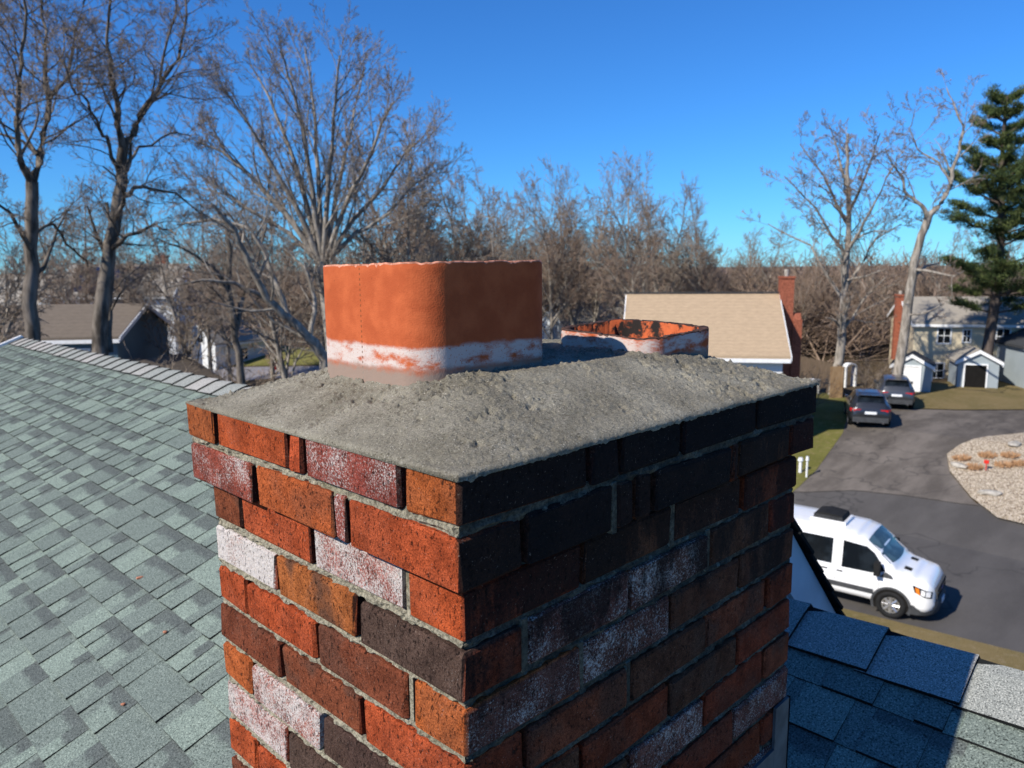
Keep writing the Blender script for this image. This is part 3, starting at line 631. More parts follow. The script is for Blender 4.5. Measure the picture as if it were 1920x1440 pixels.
def wheel(parent, x, y, r, w, sgn, rimmat):
    b = MB(); N = 28; prof = [(r*.62, -w/2), (r*.93, -w/2), (r, -w*.32), (r, w*.32), (r*.93, w/2), (r*.62, w/2)]
    v = [(q*math.cos(2*math.pi*i/N), o, q*math.sin(2*math.pi*i/N)) for i in range(N) for q, o in prof]; n = len(prof)
    f = [(i*n+j, i*n+(j+1) % n, ((i+1) % N)*n+(j+1) % n, ((i+1) % N)*n+j) for i in range(N) for j in range(n)]
    b.add(v, f); t = b.build('wheel', M['black'], parent, (x, y, r), smooth=True)
    b = MB(); o = sgn*w*.40
    b.tube((0, o-sgn*.03, 0), (0, o, 0), r*.63, r*.60, 24); b.tube((0, o, 0), (0, o+sgn*.03, 0), r*.17, r*.13, 12)
    for i in range(8):
        a_ = 2*math.pi*i/8; d = np.array((math.cos(a_), 0, math.sin(a_))); b.tube(d*r*.15+np.array((0, o+sgn*.012, 0)), d*r*.58+np.array((0, o+sgn*.004, 0)), r*.05, r*.075, 5)
    b.build('rim', rimmat, t)
    b = MB()
    for i in range(8):
        a_ = 2*math.pi*(i+.5)/8; d = np.array((math.cos(a_)*r*.45, o+sgn*.001, math.sin(a_)*r*.45)); b.tube(d-np.array((0, sgn*.004, 0)), d+np.array((0, sgn*.004, 0)), r*.07, r*.07, 8)
    b.build('rim_slot', M['dark'], t)
def arch(body, x, r, sgn, parent, mat, z0):
    """dark wheel well disc and lip, set on the flank"""
    v = []; N = 20; rr = r*1.17
    pts = [(x, r)]+[(x+rr*math.cos(math.pi*(i/N)*1.24-math.pi*.12), r+rr*math.sin(math.pi*(i/N)*1.24-math.pi*.12)) for i in range(N+1)]
    v = [(a_, sgn*body.side(a_, max(z_, z0), .022), z_) for a_, z_ in pts]; f = [(0, i, i+1) for i in range(1, N+1)]
    link('wheel_well', mesh('wheel_well', v, f, M['dark']), parent)
    v = []
    for i in range(N+1):
        t = math.pi*(i/N)*1.24-math.pi*.12
        for q in (rr*.985, rr*1.13): a_, z_ = x+q*math.cos(t), r+q*math.sin(t); v.append((a_, sgn*body.side(a_, max(z_, z0), .030), z_))
    link('arch_trim', mesh('arch_trim', v, [(2*i, 2*i+1, 2*i+3, 2*i+2) for i in range(N)], mat), parent)

# the white passenger van
wp = gp(1668, 1160); hv = math.atan2(rd[1], rd[0])            # the road's direction; van noses along it
VR = .375
van = empty('van', (0, 0, T(20)+.02), label='white passenger van with black roof vent parked on the road', cat='van')
fwd = np.array((.115, -.993)); lft = np.array((fwd[1], -fwd[0]))          # lft points to the camera side (-x)
org = wp[:2]+fwd*.98+(-lft)*.98
van.location = (org[0], org[1], T(20)+.02); van.rotation_euler = (0, 0, math.atan2(-fwd[1], -fwd[0]))
VB = Body([(0, .42, .68, .84, .74, .72, .66), (.05, .34, .84, 1.02, .88, .87, .80), (.18, .30, .98, 1.13, .96, .95, .85), (.5, .30, 1.05, 1.20, .98, .97, .85), (.82, .30, 1.10, 1.28, .99, .985, .87), (.95, .30, 1.12, 1.34, .99, .985, .88), (1.3, .32, 1.14, 1.68, .99, .985, .86), (1.65, .34, 1.15, 1.97, .99, .985, .85), (1.95, .34, 1.15, 2.07, .99, .985, .855), (2.8, .34, 1.15, 2.11, .99, .985, .865), (5.0, .34, 1.15, 2.11, .99, .985, .865), (5.38, .36, 1.15, 2.08, .98, .975, .86), (5.45, .45, 1.15, 2.02, .95, .94, .82)])
v_, f_ = VB.mesh(); link('body', mesh('body', v_, f_, M['van'], smooth=True), van)
for sg in (1, -1):
    wheel(van, .98, sg*.905, VR, .24, sg, M['rim']); wheel(van, 4.35, sg*.905, VR, .24, sg, M['rim'])
    arch(VB, .98, VR, sg, van, M['plastic'], .36); arch(VB, 4.35, VR, sg, van, M['plastic'], .36)
    d = side_panel(VB, ([(1.46, 1.66), (1.66, 1.80), (2.26, 1.86)], [(1.16, 1.24), (1.5, 1.14), (2.26, 1.13)]), sg, 'front_side_window', M['glass'], van)
    side_panel(VB, ([(2.52, 1.86), (3.74, 1.86)], [(2.52, 1.16), (3.74, 1.16)]), sg, 'rear_side_window', M['glass'], van)
    side_panel(VB, ([(3.82, 1.86), (5.1, 1.86)], [(3.82, 1.16), (5.1, 1.16)]), sg, 'rear_side_window', M['glass'], van)
    side_panel(VB, ([(1.42, .70), (3.9, .70)], [(1.42, .56), (3.9, .56)]), sg, 'side_cladding', M['plastic'], van, .012)
    for xx in (2.40, 1.30, 3.80): side_panel(VB, ([(xx, 1.85 if xx > 2 else 1.15), (xx+.010, 1.85 if xx > 2 else 1.15)], [(xx, .45), (xx+.010, .45)]), sg, 'door_seam', M['plastic'], van, .004, 2)
    for xx in (2.22, 2.62): side_panel(VB, ([(xx, 1.03), (xx+.16, 1.03)], [(xx, .99), (xx+.16, .99)]), sg, 'door_handle', M['plastic'], van, .02, 2)
    b = MB(); yy = VB.side(1.36, 1.25); b.box((1.28, sg*(yy-.02), 1.22), (1.36, sg*(yy+.10), 1.27)); b.box((1.26, sg*(yy+.08), 1.16), (1.40, sg*(yy+.27), 1.52)); b.build('wing_mirror', M['black'], van)
    side_panel(VB, ([(1.00, 1.16), (1.16, 1.23)], [(.95, 1.08), (1.30, 1.08)]), sg, 'quarter_panel', M['plastic'], van, .007, 3)
    hl = side_panel(VB, ([(.05, .90), (.28, .99), (.50, 1.04)], [(.05, .74), (.22, .77), (.44, .86)]), sg, 'headlight', M['glass'], van, .012)
    side_panel(VB, ([(.34, .97), (.44, 1.0)], [(.31, .81), (.40, .85)]), sg, 'indicator', M['amber'], hl, .018, 3)
    side_panel(VB, ([(.08, .90), (.18, .93)], [(.08, .78), (.18, .79)]), sg, 'lamp', M['lens'], hl, .02, 3); side_panel(VB, ([(.20, .93), (.29, .96)], [(.20, .80), (.29, .82)]), sg, 'lamp', M['lens'], hl, .02, 3)
top_panel(VB, .97, 1.66, .84, .76, 'windscreen', M['screen'], van, .008, 12, .10)
b = MB(); b.box((1.12, -.30, 1.28), (1.35, .10, 1.36)); b.build('dashboard_papers', M['plate'], van)
for yy in (-.42, .42):
    v = []
    for (xx, dy) in ((.62, -.12), (.62, .10), (.80, -.10), (.80, .12)): v.append((xx, yy+dy, VB.top(xx, yy+dy, .006)))
    link('bonnet_vent', mesh('bonnet_vent', v, [(0, 1, 3, 2)], M['black']), van)
b = MB(); b.box((-.035, -.62, .66), (.10, .62, .93)); gr = b.build('grille', M['plastic'], van)
for k in range(4): b = MB(); b.box((-.05, -.58, .685+k*.06), (-.030, .58, .715+k*.06)); b.build('grille_bar', M['chrome'] if k == 2 else M['black'], gr)
b = MB(); b.tube((-.055, 0, .80), (-.048, 0, .80), .075, .075, 20)
for i, p in enumerate(b.v): b.v[i] = (p[0], p[1]*1.35, .80+(p[2]-.80)*.65)
b.build('badge', M['blueoval'], van)
# front bumper: dark moulded plastic wrapped round the nose
v = []; N = 24
for i in range(N+1):
    t = -1+2*i/N; y = .985*math.sin(t*math.pi/2*.98)/math.sin(math.pi/2*.98); x = -.06+.62*max(0, abs(t)-.30)**2.0/.49
    for z, o in ((.24, .05), (.30, .0), (.48, -.02), (.60, .0), (.66, .05)): v.append((x+o, y*(1.0 if z < .6 else .985), z))
f = [(i*5+k, i*5+k+1, (i+1)*5+k+1, (i+1)*5+k) for i in range(N) for k in range(4)]
link('bumper', mesh('bumper', v, f, M['plastic'], smooth=True), van)
b = MB(); b.box((-.10, -.16, .42), (-.075, .16, .56)); b.build('number_plate', M['plate'], van)
b = MB(); b.box((2.35, -.42, 2.09), (3.30, .42, 2.19)); rv = b.build('roof_vent', M['van'], van)
b = MB(); b.prism([(2.42, 2.19), (2.47, 2.33), (2.95, 2.37), (3.20, 2.32), (3.24, 2.19)], -.36, .36); b.build('vent_cover', M['black'], rv)
for k in range(3): b = MB(); b.box((2.435+k*.01, -.375, 2.205+k*.035), (3.23, .375, 2.220+k*.035)); b.build('vent_louvre', M['plastic'], rv)
for yy in (-.55, -.3, .3, .55):
    v = []
    for i in range(12):
        xx = 2.2+i*3.0/11
        for dy in (-.02, .02): v.append((xx, yy+dy, VB.top(xx, yy+dy, .010)))
    link('roof_rib', mesh('roof_rib', v, [(2*i, 2*i+1, 2*i+3, 2*i+2) for i in range(11)], M['van']), van)
# two parked estate cars seen from behind
def suv(pc, heading, paint, label, wide=1.0):
    t = empty('parked_car', pc, heading, label, 'car', 'cars parked on the driveway')
    B = Body([(0, .45, .62, .68, .60, .58, .5), (.08, .36, .74, .80, .82, .80, .7), (.4, .30, .90, .97, .92, .90, .78), (1.2, .28, 1.0, 1.10, .94, .92, .76), (1.45, .28, 1.03, 1.2, .94, .92, .72), (2.05, .28, 1.04, 1.60, .94, .92, .64), (2.5, .28, 1.05, 1.68, .94, .92, .64), (3.5, .28, 1.07, 1.67, .94, .92, .64), (4.05, .32, 1.08, 1.58, .93, .91, .62), (4.40, .38, 1.05, 1.22, .90, .87, .68), (4.52, .40, .98, 1.06, .86, .83, .70), (4.58, .48, .85, .90, .80, .76, .64)])
    v, f = B.mesh(); v = [(x, y*wide, z) for x, y, z in v]; link('body', mesh('body', v, f, paint, smooth=True), t)
    B.c[3] *= wide; B.c[4] *= wide; B.c[5] *= wide
    for sg in (1, -1):
        for xx in (.85, 3.65): wheel(t, xx, sg*.82*wide, .34, .22, sg, M['rim']); arch(B, xx, .34, sg, t, M['plastic'], .32)
        side_panel(B, ([(1.95, 1.52), (2.6, 1.58)], [(1.55, 1.10), (2.6, 1.10)]), sg, 'side_window', M['glass'], t); side_panel(B, ([(2.68, 1.58), (3.55, 1.56)], [(2.68, 1.11), (3.65, 1.12)]), sg, 'side_window', M['glass'], t)
        side_panel(B, ([(4.28, 1.04), (4.50, 1.00)], [(4.28, .88), (4.50, .86)]), sg, 'tail_light', M['red'], t, .012)
        b = MB(); y0, y1 = sorted((sg*.42*wide, sg*.76*wide)); b.box((4.50, y0, .87), (4.56, y1, .98)); b.build('tail_light', M['red'], t)
        b = MB(); yy = B.side(1.7, 1.1); b.box((1.62, sg*yy, 1.08), (1.80, sg*(yy+.16), 1.22)); b.build('wing_mirror', paint, t)
        b = MB(); b.tube((4.52, sg*.55*wide, .34), (4.62, sg*.55*wide, .34), .045, .045, 10); b.build('exhaust_pipe', M['chrome'], t)
    top_panel(B, 4.06, 4.39, .56*wide, .60*wide, 'rear_window', M['glass'], t, .010, 8)
    top_panel(B, 1.48, 2.0, .66*wide, .58*wide, 'windscreen', M['glass'], t, .008, 8)
    b = MB(); b.box((4.545, -.26, .76), (4.60, .26, .88)); b.build('number_plate', M['plate'], t)
    b = MB(); b.box((4.44, -.78*wide, .36), (4.63, .78*wide, .60)); b.build('bumper', M['plastic'], t)
    b = MB(); b.box((4.0, -.52, 1.60), (4.22, .52, 1.64)); b.build('roof_spoiler', paint, t)
    return t
c1 = .5*(gp(1594, 806)+gp(1668, 809)); f1 = (gp(1600, 742)-gp(1635, 806))[:2]; f1 = np.array((math.cos(R(38)), math.sin(R(38))))
def park(c, f1, **k):
    nose = c[:2]+f1*4.6; return suv((nose[0], nose[1], T(c[0])+.05), math.atan2(-f1[1], -f1[0]), **k)
park(c1, np.array((math.cos(R(24)), math.sin(R(24)))), paint=M['dark_car'], label='dark charcoal estate car with red tail lights beside the lawn', wide=1.02)
c2 = .5*(gp(1652, 771)+gp(1707, 771)); park(c2, np.array((math.cos(R(22)), math.sin(R(22)))), paint=M['grey_car'], label='metallic grey car parked at the top of the driveway near the shed')

# ------------------------------------------------------------------ neighbouring buildings
def building(name, label, cen, yaw, w, d, hw, hr, wall, roof, windows=(), doors=(), over=.35, base=None, chim=None, trim=True, cat='house', gable_windows=()):
    """ridge along local x; w along the ridge, d deep; windows (face, u, z, ww, hh); face 'f' looks along -y, 'l' -x, 'r' +x"""
    z = base if base is not None else T(cen[0]); t = empty(name, (cen[0], cen[1], z), yaw, label, cat)
    b = MB(); b.prism([(-d/2, -3.2), (-d/2, hw), (0, hw+hr), (d/2, hw), (d/2, -3.2)], -w/2, w/2, 0, 'x'); b.build('wall', wall, t)
    k = hr/(d/2); o = over; th = .16
    b = MB(); b.prism([(-d/2-o, hw-k*o), (0, hw+hr), (d/2+o, hw-k*o), (d/2+o, hw-k*o+th), (0, hw+hr+th), (-d/2-o, hw-k*o+th)], -w/2-o*.7, w/2+o*.7, 0, 'x'); rf = b.build('roof', roof, t)
    if trim:
        b = MB(); b.box((-w/2-o*.7, -d/2-o-.03, hw-k*o-.14), (w/2+o*.7, -d/2-o+.06, hw-k*o+.04)); b.build('gutter', M['white'], rf)
        for sx in (-1, 1):
            b = MB(); x0 = sx*(w/2+o*.7+.02); b.prism([(-d/2-o, hw-k*o-.08), (0, hw+hr-.08), (d/2+o, hw-k*o-.08), (d/2+o, hw-k*o+th-.02), (0, hw+hr+th-.02), (-d/2-o, hw-k*o+th-.02)], x0-.03, x0+.03, 0, 'x'); b.build('rake_board', M['white'], rf)
    def panel(face, u, zc, ww, hh, nm, mat, fr=M['white'], cross=True):
        if face == 'f': P0 = lambda a, q, o: (u+a, -d/2-o, zc+q)
        elif face == 'l': P0 = lambda a, q, o: (-w/2-o, u+a, zc+q)
        else: P0 = lambda a, q, o: (w/2+o, u+a, zc+q)
        def bx(b, a0, a1, q0, q1, o0, o1):
            p, q = P0(a0, q0, o0), P0(a1, q1, o1); b.box([min(s) for s in zip(p, q)], [max(s) for s in zip(p, q)])
        b = MB(); bx(b, -ww/2, ww/2, -hh/2, hh/2, -.02, .02); g = b.build(nm, mat, t)
        b = MB(); e = .09
        for a0, a1, q0, q1 in ((-ww/2-e, -ww/2, -hh/2-e, hh/2+e), (ww/2, ww/2+e, -hh/2-e, hh/2+e), (-ww/2, ww/2, hh/2, hh/2+e), (-ww/2, ww/2, -hh/2-e, -hh/2)): bx(b, a0, a1, q0, q1, -.02, .06)
        if cross: bx(b, -ww/2, ww/2, -.025, .025, .021, .045); bx(b, -.02, .02, -hh/2, -.026, .021, .04); bx(b, -.02, .02, .026, hh/2, .021, .04)
        b.build('frame', fr, g)
    for q in windows: panel(*q, 'window', M['glass'])
    for q in doors: panel(*q[:5], 'door', q[5], cross=False)
    if chim:
        x, y, ww, h = chim; b = MB(); b.box((x-ww/2, y-ww/2, hw*.3), (x+ww/2, y+ww/2, hw+hr+h)); b.box((x-ww/2-.06, y-ww/2-.06, hw+hr+h+.001), (x+ww/2+.06, y+ww/2+.06, hw+hr+h+.14)); c_ = b.build('chimney', M['hbrick'], t)
        b = MB(); b.tube((x, y, hw+hr+h+.14), (x, y, hw+hr+h+.40), .12, .12, 10); b.build('chimney_pot', M['stone'], c_)
    return t
VY = YAW-math.pi/2          # a ridge lying across the line of sight
ce = .5*(at(1175, 551, 40)+at(1462, 551, 40)); zr = ce[2]; base = -7.5
tw = np.linalg.norm((at(1180, 551, 40)-at(1464, 551, 40))[:2])
hz_e = at(1440, 668, 35.9)[2]-base+.1; yaw_t = VY-R(11)
th_ = building('neighbour_house', 'tan shingle roofed house with brick chimney at its gable end', (ce[0], ce[1]), yaw_t, tw-.5, 7.8, hz_e, zr-base-hz_e-.16, M['wsid'], M['rtan'], windows=(('f', -2.5, 1.7, .9, 1.2), ('f', 1.0, 1.7, .9, 1.2)), base=base, over=.4)
# stepped brick chimney against the near gable
b = MB(); xg = tw/2+.05; b.box((xg, -.45, -1.0), (xg+.62, .45, zr-base+.75)); b.box((xg-.03, -.5, zr-base+.751), (xg+.66, .5, zr-base+.86)); ck = b.build('gable_chimney', M['hbrick'], th_)
b = MB(); b.box((xg+.621, -.55, -1.0), (xg+1.05, .6, zr-base-1.25)); b.prism([(-.55, zr-base-1.249), (.6, zr-base-1.249), (.3, zr-base-.95), (-.3, zr-base-.95)], xg+.621, xg+1.0, 0, 'x'); b.build('chimney_shoulder', M['hbrick'], ck)
b = MB(); b.tube((xg+.3, 0, zr-base+.86), (xg+.3, 0, zr-base+1.2), .09, .12, 10); b.build('chimney_pot', M['stone'], ck)
b = MB(); b.box((-tw/2-.2, -.06, zr-base+.03), (tw/2+.1, .06, zr-base+.09)); b.build('ridge_vent', M['rdark'], th_)
# cream two-storey house beyond the sheds
p = az(1915, 66); ww = 15
building('cream_house', 'cream two storey house with grey roof behind the sheds', p, VY-R(16), ww, 8, 4.3, 1.5, M['cream'], M['rgrey'], windows=(('f', -5.6, 3.4, .75, 1.0), ('f', -4.2, 3.4, .4, .8), ('f', -2.0, 3.4, .75, 1.0), ('f', 1.0, 3.4, .75, 1.0), ('f', 4.6, 3.4, .75, 1.0), ('f', -5.9, .95, .8, 1.0), ('f', -2.0, .95, .75, 1.0)), chim=(-7.85, -.5, .6, .2), base=-7.9)
p = gp(1708, 730); building('garden_shed', 'small pale blue shed with white trim behind the grey car', p, VY+R(60), 2.3, 2.2, 1.6, .65, M['shed'], M['rdark'], doors=(('l', 0., .85, .9, 1.5, M['white']),), windows=(('f', -.5, 1.1, .5, .6),), over=.15, cat='shed')
p = gp(1822, 722); sh = building('open_shed', 'white open-fronted shed with dark doorway beside the pine trunk', p, VY+R(70), 2.9, 2.3, 1.7, .65, M['shed'], M['rgrey'], doors=(('l', .15, .75, 1.2, 1.5, M['dark']),), over=.2, cat='shed')  # dark panel painted in for the shade inside the open doorway
p = gp(1955, 716); building('garage', 'large blue gabled garage with white door beyond the pine', p, VY+R(80), 7, 5.4, 2.7, 1.35, M['shed'], M['rdark'], doors=(('l', -.2, 1.15, 4.2, 2.3, M['white']),), windows=(('l', .2, 3.15, .45, .4),), over=.25, cat='garage')
# houses half hidden behind the trees on the other side
p = at(60, 600, 47); building('ranch_house', 'brown roofed house with white window trim behind the left trees', (p[0], p[1]), VY+R(8), 11, 8, 3.3, 1.3, M['blue'], M['rbrown'], windows=(('f', -3.2, 2.1, 1.2, 1.2), ('f', -1.4, 2.1, 1.2, 1.2), ('f', .8, 2.1, 1.5, 1.2), ('f', 3.6, 2.1, 1.2, 1.2)), base=-6.0)
p = at(235, 640, 40); building('blue_house', 'dark blue gabled house in shade beside the thick trunk', (p[0], p[1]), VY+R(78), 8, 6.5, 3.6, 1.9, M['navy'], M['rbrown'], windows=(('l', -1.3, 2.0, .9, 1.2), ('l', 1.0, 2.0, .9, 1.2), ('f', 1.0, 2.0, .9, 1.2)), base=-9.5)
p = at(250, 560, 80); so_h = building('solar_house', 'house with dark solar panels on its roof and a brick chimney', (p[0], p[1]), VY+R(4), 10, 8, 4.6, 2.6, M['wsid'], M['rgrey'], windows=(('f', -2.5, 3.2, 1, 1.3), ('f', 0, 3.2, 1, 1.3), ('f', 2.5, 3.2, 1, 1.3)), base=-6.2, chim=(2.6, .8, .9, .8))
for i in range(3):
    for j in range(2):
        k = 2.6/4.0; y0 = -.5-j*1.7; b = MB(); v = []
        for yy in (y0, y0-1.6):
            for xx in (-4.0+i*1.95, -4.0+i*1.95+1.88): v.append((xx, yy, 4.6+2.6+k*yy+.22))
        v += [(a_, b_, c_-.04) for a_, b_, c_ in v]; b.add(v, [(0, 1, 3, 2), (4, 6, 7, 5), (0, 4, 5, 1), (2, 3, 7, 6), (0, 2, 6, 4), (1, 5, 7, 3)]); b.build('solar_panel', M['solar'], so_h)
p = at(418, 620, 78); building('white_cottage', 'small white gabled cottage seen through bare branches', (p[0], p[1]), VY+R(65), 7, 5.0, 3.0, 2.1, M['wsid'], M['rgrey'], windows=(('l', -.8, 3.4, .7, .9), ('l', 1.0, 1.6, .8, 1.2), ('f', 0, 1.6, .8, 1.1)), base=-9.0)
p = at(25, 545, 90); building('far_house', 'pale far house with dark roof left of the solar house', (p[0], p[1]), VY-R(10), 12, 8, 5., 2.6, M['pale'], M['rgrey'], windows=(('f', -2.5, 3.6, 1, 1.3), ('f', 0, 3.6, 1, 1.3), ('f', 2.5, 3.6, 1, 1.3)), base=-7.6)
p = at(1110, 600, 76); building('grey_house', 'pale grey house glimpsed through the tree trunks behind the short flue', (p[0], p[1]), VY+R(20), 9, 7, 4.0, 1.9, M['pale'], M['rgrey'], windows=(('f', -2.5, 2.8, .9, 1.2), ('f', 0, 2.8, .9, 1.2), ('f', 2.5, 2.8, .9, 1.2)), base=-9.0)

# ------------------------------------------------------------------ trees
class Wood:
    """polylines of branches collected by level, baked as tapered tubes"""
    def __init__(s, seed): s.r = random.Random(seed); s.g = {}
    def put(s, pts, rad, key): s.g.setdefault((key, len(pts)), []).append((pts, rad))
    def grow(s, p, d, L, r, lvl, P):
        rr = s.r; n = P['seg'][lvl]; pts = [p]; rad = [r]; d = np.array(d, float); d /= np.linalg.norm(d); p = np.array(p, float); wob = P['wob'][lvl]; up = P['up'][lvl]
        rmin = P['rmin']
        for i in range(n):
            d = d+np.array((rr.gauss(0, wob), rr.gauss(0, wob), rr.gauss(0, wob)+up)); d /= math.sqrt(d@d); p = p+d*(L/n); pts.append(p); rad.append(max(rmin*.7, r*(1-(i+1)/n*P['tap'])))
        s.put(pts, rad, 0 if lvl < P['tl'] else 1); s.sprout(pts, rad, L, lvl, P)
    def sprout(s, pts, rad, L, lvl, P, t0=None, num=None, lk=1.):
        if lvl+1 >= len(P['seg']): return
        rr = s.r; m = num or P['num'][lvl]; t0 = P['t0'][lvl] if t0 is None else t0; n = len(pts)-1
        for k in range(m):
            t = t0+(1-t0)*((k+rr.random())/m); f = min(n-1e-6, t*n); i = int(f); u = f-i
            p = np.asarray(pts[i])*(1-u)+np.asarray(pts[i+1])*u; dd = np.asarray(pts[i+1])-np.asarray(pts[i]); dd = dd/math.sqrt(dd@dd)
            v = np.array((rr.gauss(0, 1), rr.gauss(0, 1), rr.gauss(0, 1))); v = v-dd*(v@dd); v /= math.sqrt(v@v)
            a = math.radians(rr.uniform(*P['ang'][lvl])); d = dd*math.cos(a)+v*math.sin(a)
            r = max(P['rmin'], (rad[i]*(1-u)+rad[i+1]*u)*rr.uniform(*P.get('rr', (.4, .6)))); l = L*P['lr'][lvl]*rr.uniform(.6, 1.15)*(1-.45*t)*lk
            s.grow(p, d, l, r, lvl+1, P)
    def bake(s, key, k, xf=None):
        V = []; F = []; base = 0
        for (kk, n), L in s.g.items():
            if kk != key: continue
            A = np.array([q[0] for q in L]); Rr = np.array([q[1] for q in L]); m = len(A)
            d = np.diff(A, axis=1); d = np.concatenate([d, d[:, -1:]], 1); d /= np.linalg.norm(d, axis=2, keepdims=True)+1e-9
            ref = np.where(np.abs(d[:, :, 2:]) < .9, np.array((0, 0, 1.)), np.array((1., 0, 0))); a = np.cross(d, ref); a /= np.linalg.norm(a, axis=2, keepdims=True)+1e-9; b = np.cross(d, a)
            th = np.arange(k)*2*np.pi/k; ring = A[:, :, None]+Rr[:, :, None, None]*(np.cos(th)[None, None, :, None]*a[:, :, None]+np.sin(th)[None, None, :, None]*b[:, :, None])
            V.append(ring.reshape(-1, 3)); i = np.arange(m)[:, None, None]*n*k+np.arange(n-1)[None, :, None]*k; j = np.arange(k)[None, None, :]; j2 = (j+1) % k
            q = np.stack([i+j, i+j2, i+k+j2, i+k+j], -1).reshape(-1, 4)+base; F.append(q); base += m*n*k
        if not V: return None, None
        return np.vstack(V), np.vstack(F)
def np_mesh(name, V, F, mat, smooth=True):
    me = bpy.data.meshes.new(name); n = len(F); k = F.shape[1]
    me.vertices.add(len(V)); me.vertices.foreach_set('co', np.asarray(V, np.float32).ravel()); me.loops.add(n*k); me.loops.foreach_set('vertex_index', F.astype(np.int32).ravel())
    me.polygons.add(n); me.polygons.foreach_set('loop_start', np.arange(0, n*k, k, dtype=np.int32)); me.materials.append(mat)
    if smooth: me.polygons.foreach_set('use_smooth', np.ones(n, bool))
    me.update(calc_edges=True); me.validate(); return me
def tree_meshes(w, trunk, twig, k=7, kt=3):
    out = []
    for key, kk, m, nm in ((0, k, trunk, 'trunk'), (1, kt, twig, 'crown')):
        V, F = w.bake(key, kk)
        out.append((nm, np_mesh(nm, V, F, m)) if V is not None else None)
    return out
def plant(name, ms, loc, rz, sc, label, group=None, cat='tree'):
    t = empty(name, loc, rz, label, cat, group); t.scale = (sc if isinstance(sc, tuple) else (sc, sc, sc))
    for q in ms:
        if q: link(q[0], q[1], t)
    return t
PB = dict(seg=[6, 5, 4, 3], wob=[.10, .14, .16, .18], up=[.05, .05, .05, .04], num=[9, 8, 6], t0=[.3, .25, .2], ang=[(25, 55), (25, 60), (25, 65)], lr=[.62, .55, .5], rmin=.007, tap=.75, tl=2)
def explicit(name, D, base_px, limbs, seed, P, trunk, twig, label, gz=None, num=9, r0=.3, group=None, jit=.5, rk=1.):
    """a near tree whose trunk and main limbs follow given lines; limbs: (pixels, r_start, r_end, bend in depth, sprouts)"""
    b0 = az(base_px, D); 
    if gz is not None: b0[2] = gz
    w = Wood(seed); off = b0
    for px, ra, rb_, dep, num in limbs:
        n = len(px); pts = []
        for i, (x, y) in enumerate(px):
            p = at(x, y, D+dep*(i/(n-1)) if isinstance(dep, (int, float)) else D+dep[0]+(dep[1]-dep[0])*i/(n-1)) if y is not None else b0
            pts.append(np.asarray(p)-off)
        # densify with a little wander
        q = []
        for i in range(n-1):
            for k in range(3): 
                t = k/3; z = pts[i]*(1-t)+pts[i+1]*t
                if k: z = z+np.array([w.r.gauss(0, .05*jit) for _ in range(3)])
                q.append(z)
        q.append(pts[-1]); m = len(q); rad = [(ra+(rb_-ra)*(i/(m-1))**.8)*rk for i in range(m)]
        w.put(q, rad, 0); L = sum(np.linalg.norm(q[i+1]-q[i]) for i in range(m-1))
        w.sprout(q, rad, min(L, 5.2), 0, P, t0=.12 if num > 4 else .5, num=num)
    return plant(name, tree_meshes(w, trunk, twig, 8), b0, 0, 1.0, label, group)
PN = dict(PB, num=[9, 8, 6, 4], seg=[6, 6, 4, 3, 2], rmin=.0042, wob=[.1, .2, .2, .2, .2], up=[.05, .03, .03, .02, .02], t0=[.3, .25, .2, .2], ang=[(25, 60), (25, 60), (25, 65), (25, 65)], lr=[.55, .55, .55, .75], rr=(.3, .5), tl=3)
explicit('bare_tree', 17.5, 62, [([(62, None), (62, 640), (57, 540), (60, 430), (60, 340)], .26, .19, 0, 2), ([(60, 345), (38, 300), (30, 230), (36, 150), (46, 70), (40, -80)], .13, .03, -1.5, 16), ([(60, 345), (75, 285), (92, 190), (86, 110), (78, 30), (90, -90)], .14, .03, 1.0, 16), ([(92, 185), (125, 150), (140, 60), (170, -20), (180, -90)], .08, .02, (.6, 2.), 12), ([(70, 290), (30, 210), (5, 170), (-30, 120)], .06, .02, 2, 9), ([(58, 470), (20, 400), (-40, 360)], .09, .03, -1, 7), ([(60, 440), (100, 420), (140, 470), (165, 500)], .07, .025, 2., 8)], 11, PN, M['bark_d'], M['twig'], 'tall bare forked tree growing nearest the white roof tip', rk=.58)
explicit('bare_tree', 18.5, 190, [([(190, None), (188, 660), (192, 560), (205, 460), (222, 370), (232, 275)], .33, .19, 0, 3), ([(230, 280), (222, 210), (206, 140), (200, 70), (212, -80)], .14, .03, -1., 16), ([(232, 278), (255, 235), (280, 190), (303, 152), (335, 110), (350, 30), (345, -60)], .14, .03, 1., 18), ([(224, 330), (205, 272), (186, 240), (165, 190), (135, 165), (120, 110)], .09, .02, -2, 12), ([(222, 370), (270, 350), (330, 362), (375, 400)], .10, .025, 1.5, 10), ([(228, 320), (260, 275), (320, 250), (360, 255)], .07, .02, 2., 9), ([(206, 660), (205, 560), (212, 450), (200, 380)], .13, .06, 1, 6), ([(205, 470), (240, 440), (290, 420), (330, 440)], .10, .03, -1.5, 8), ([(300, 155), (310, 90), (330, 20), (325, -60)], .06, .02, (1., 0), 9)], 12, PN, M['bark_d'], M['twig'], 'thick trunked bare tree standing just beyond the shingle ridge', rk=.58)
PF = dict(PB, seg=[6, 5, 4, 3, 2], num=[10, 8, 5, 4], wob=[.06, .10, .12, .14, .15], up=[.10, .10, .08, .05, .04], ang=[(15, 40), (18, 45), (20, 50), (20, 55)], lr=[.66, .6, .5, .55], rmin=.009, t0=[.3, .25, .2, .2], rr=(.33, .52), tl=3)
fan = [([(625, None), (622, 640), (612, 560), (605, 490)], .34, .26, 0, 0)]
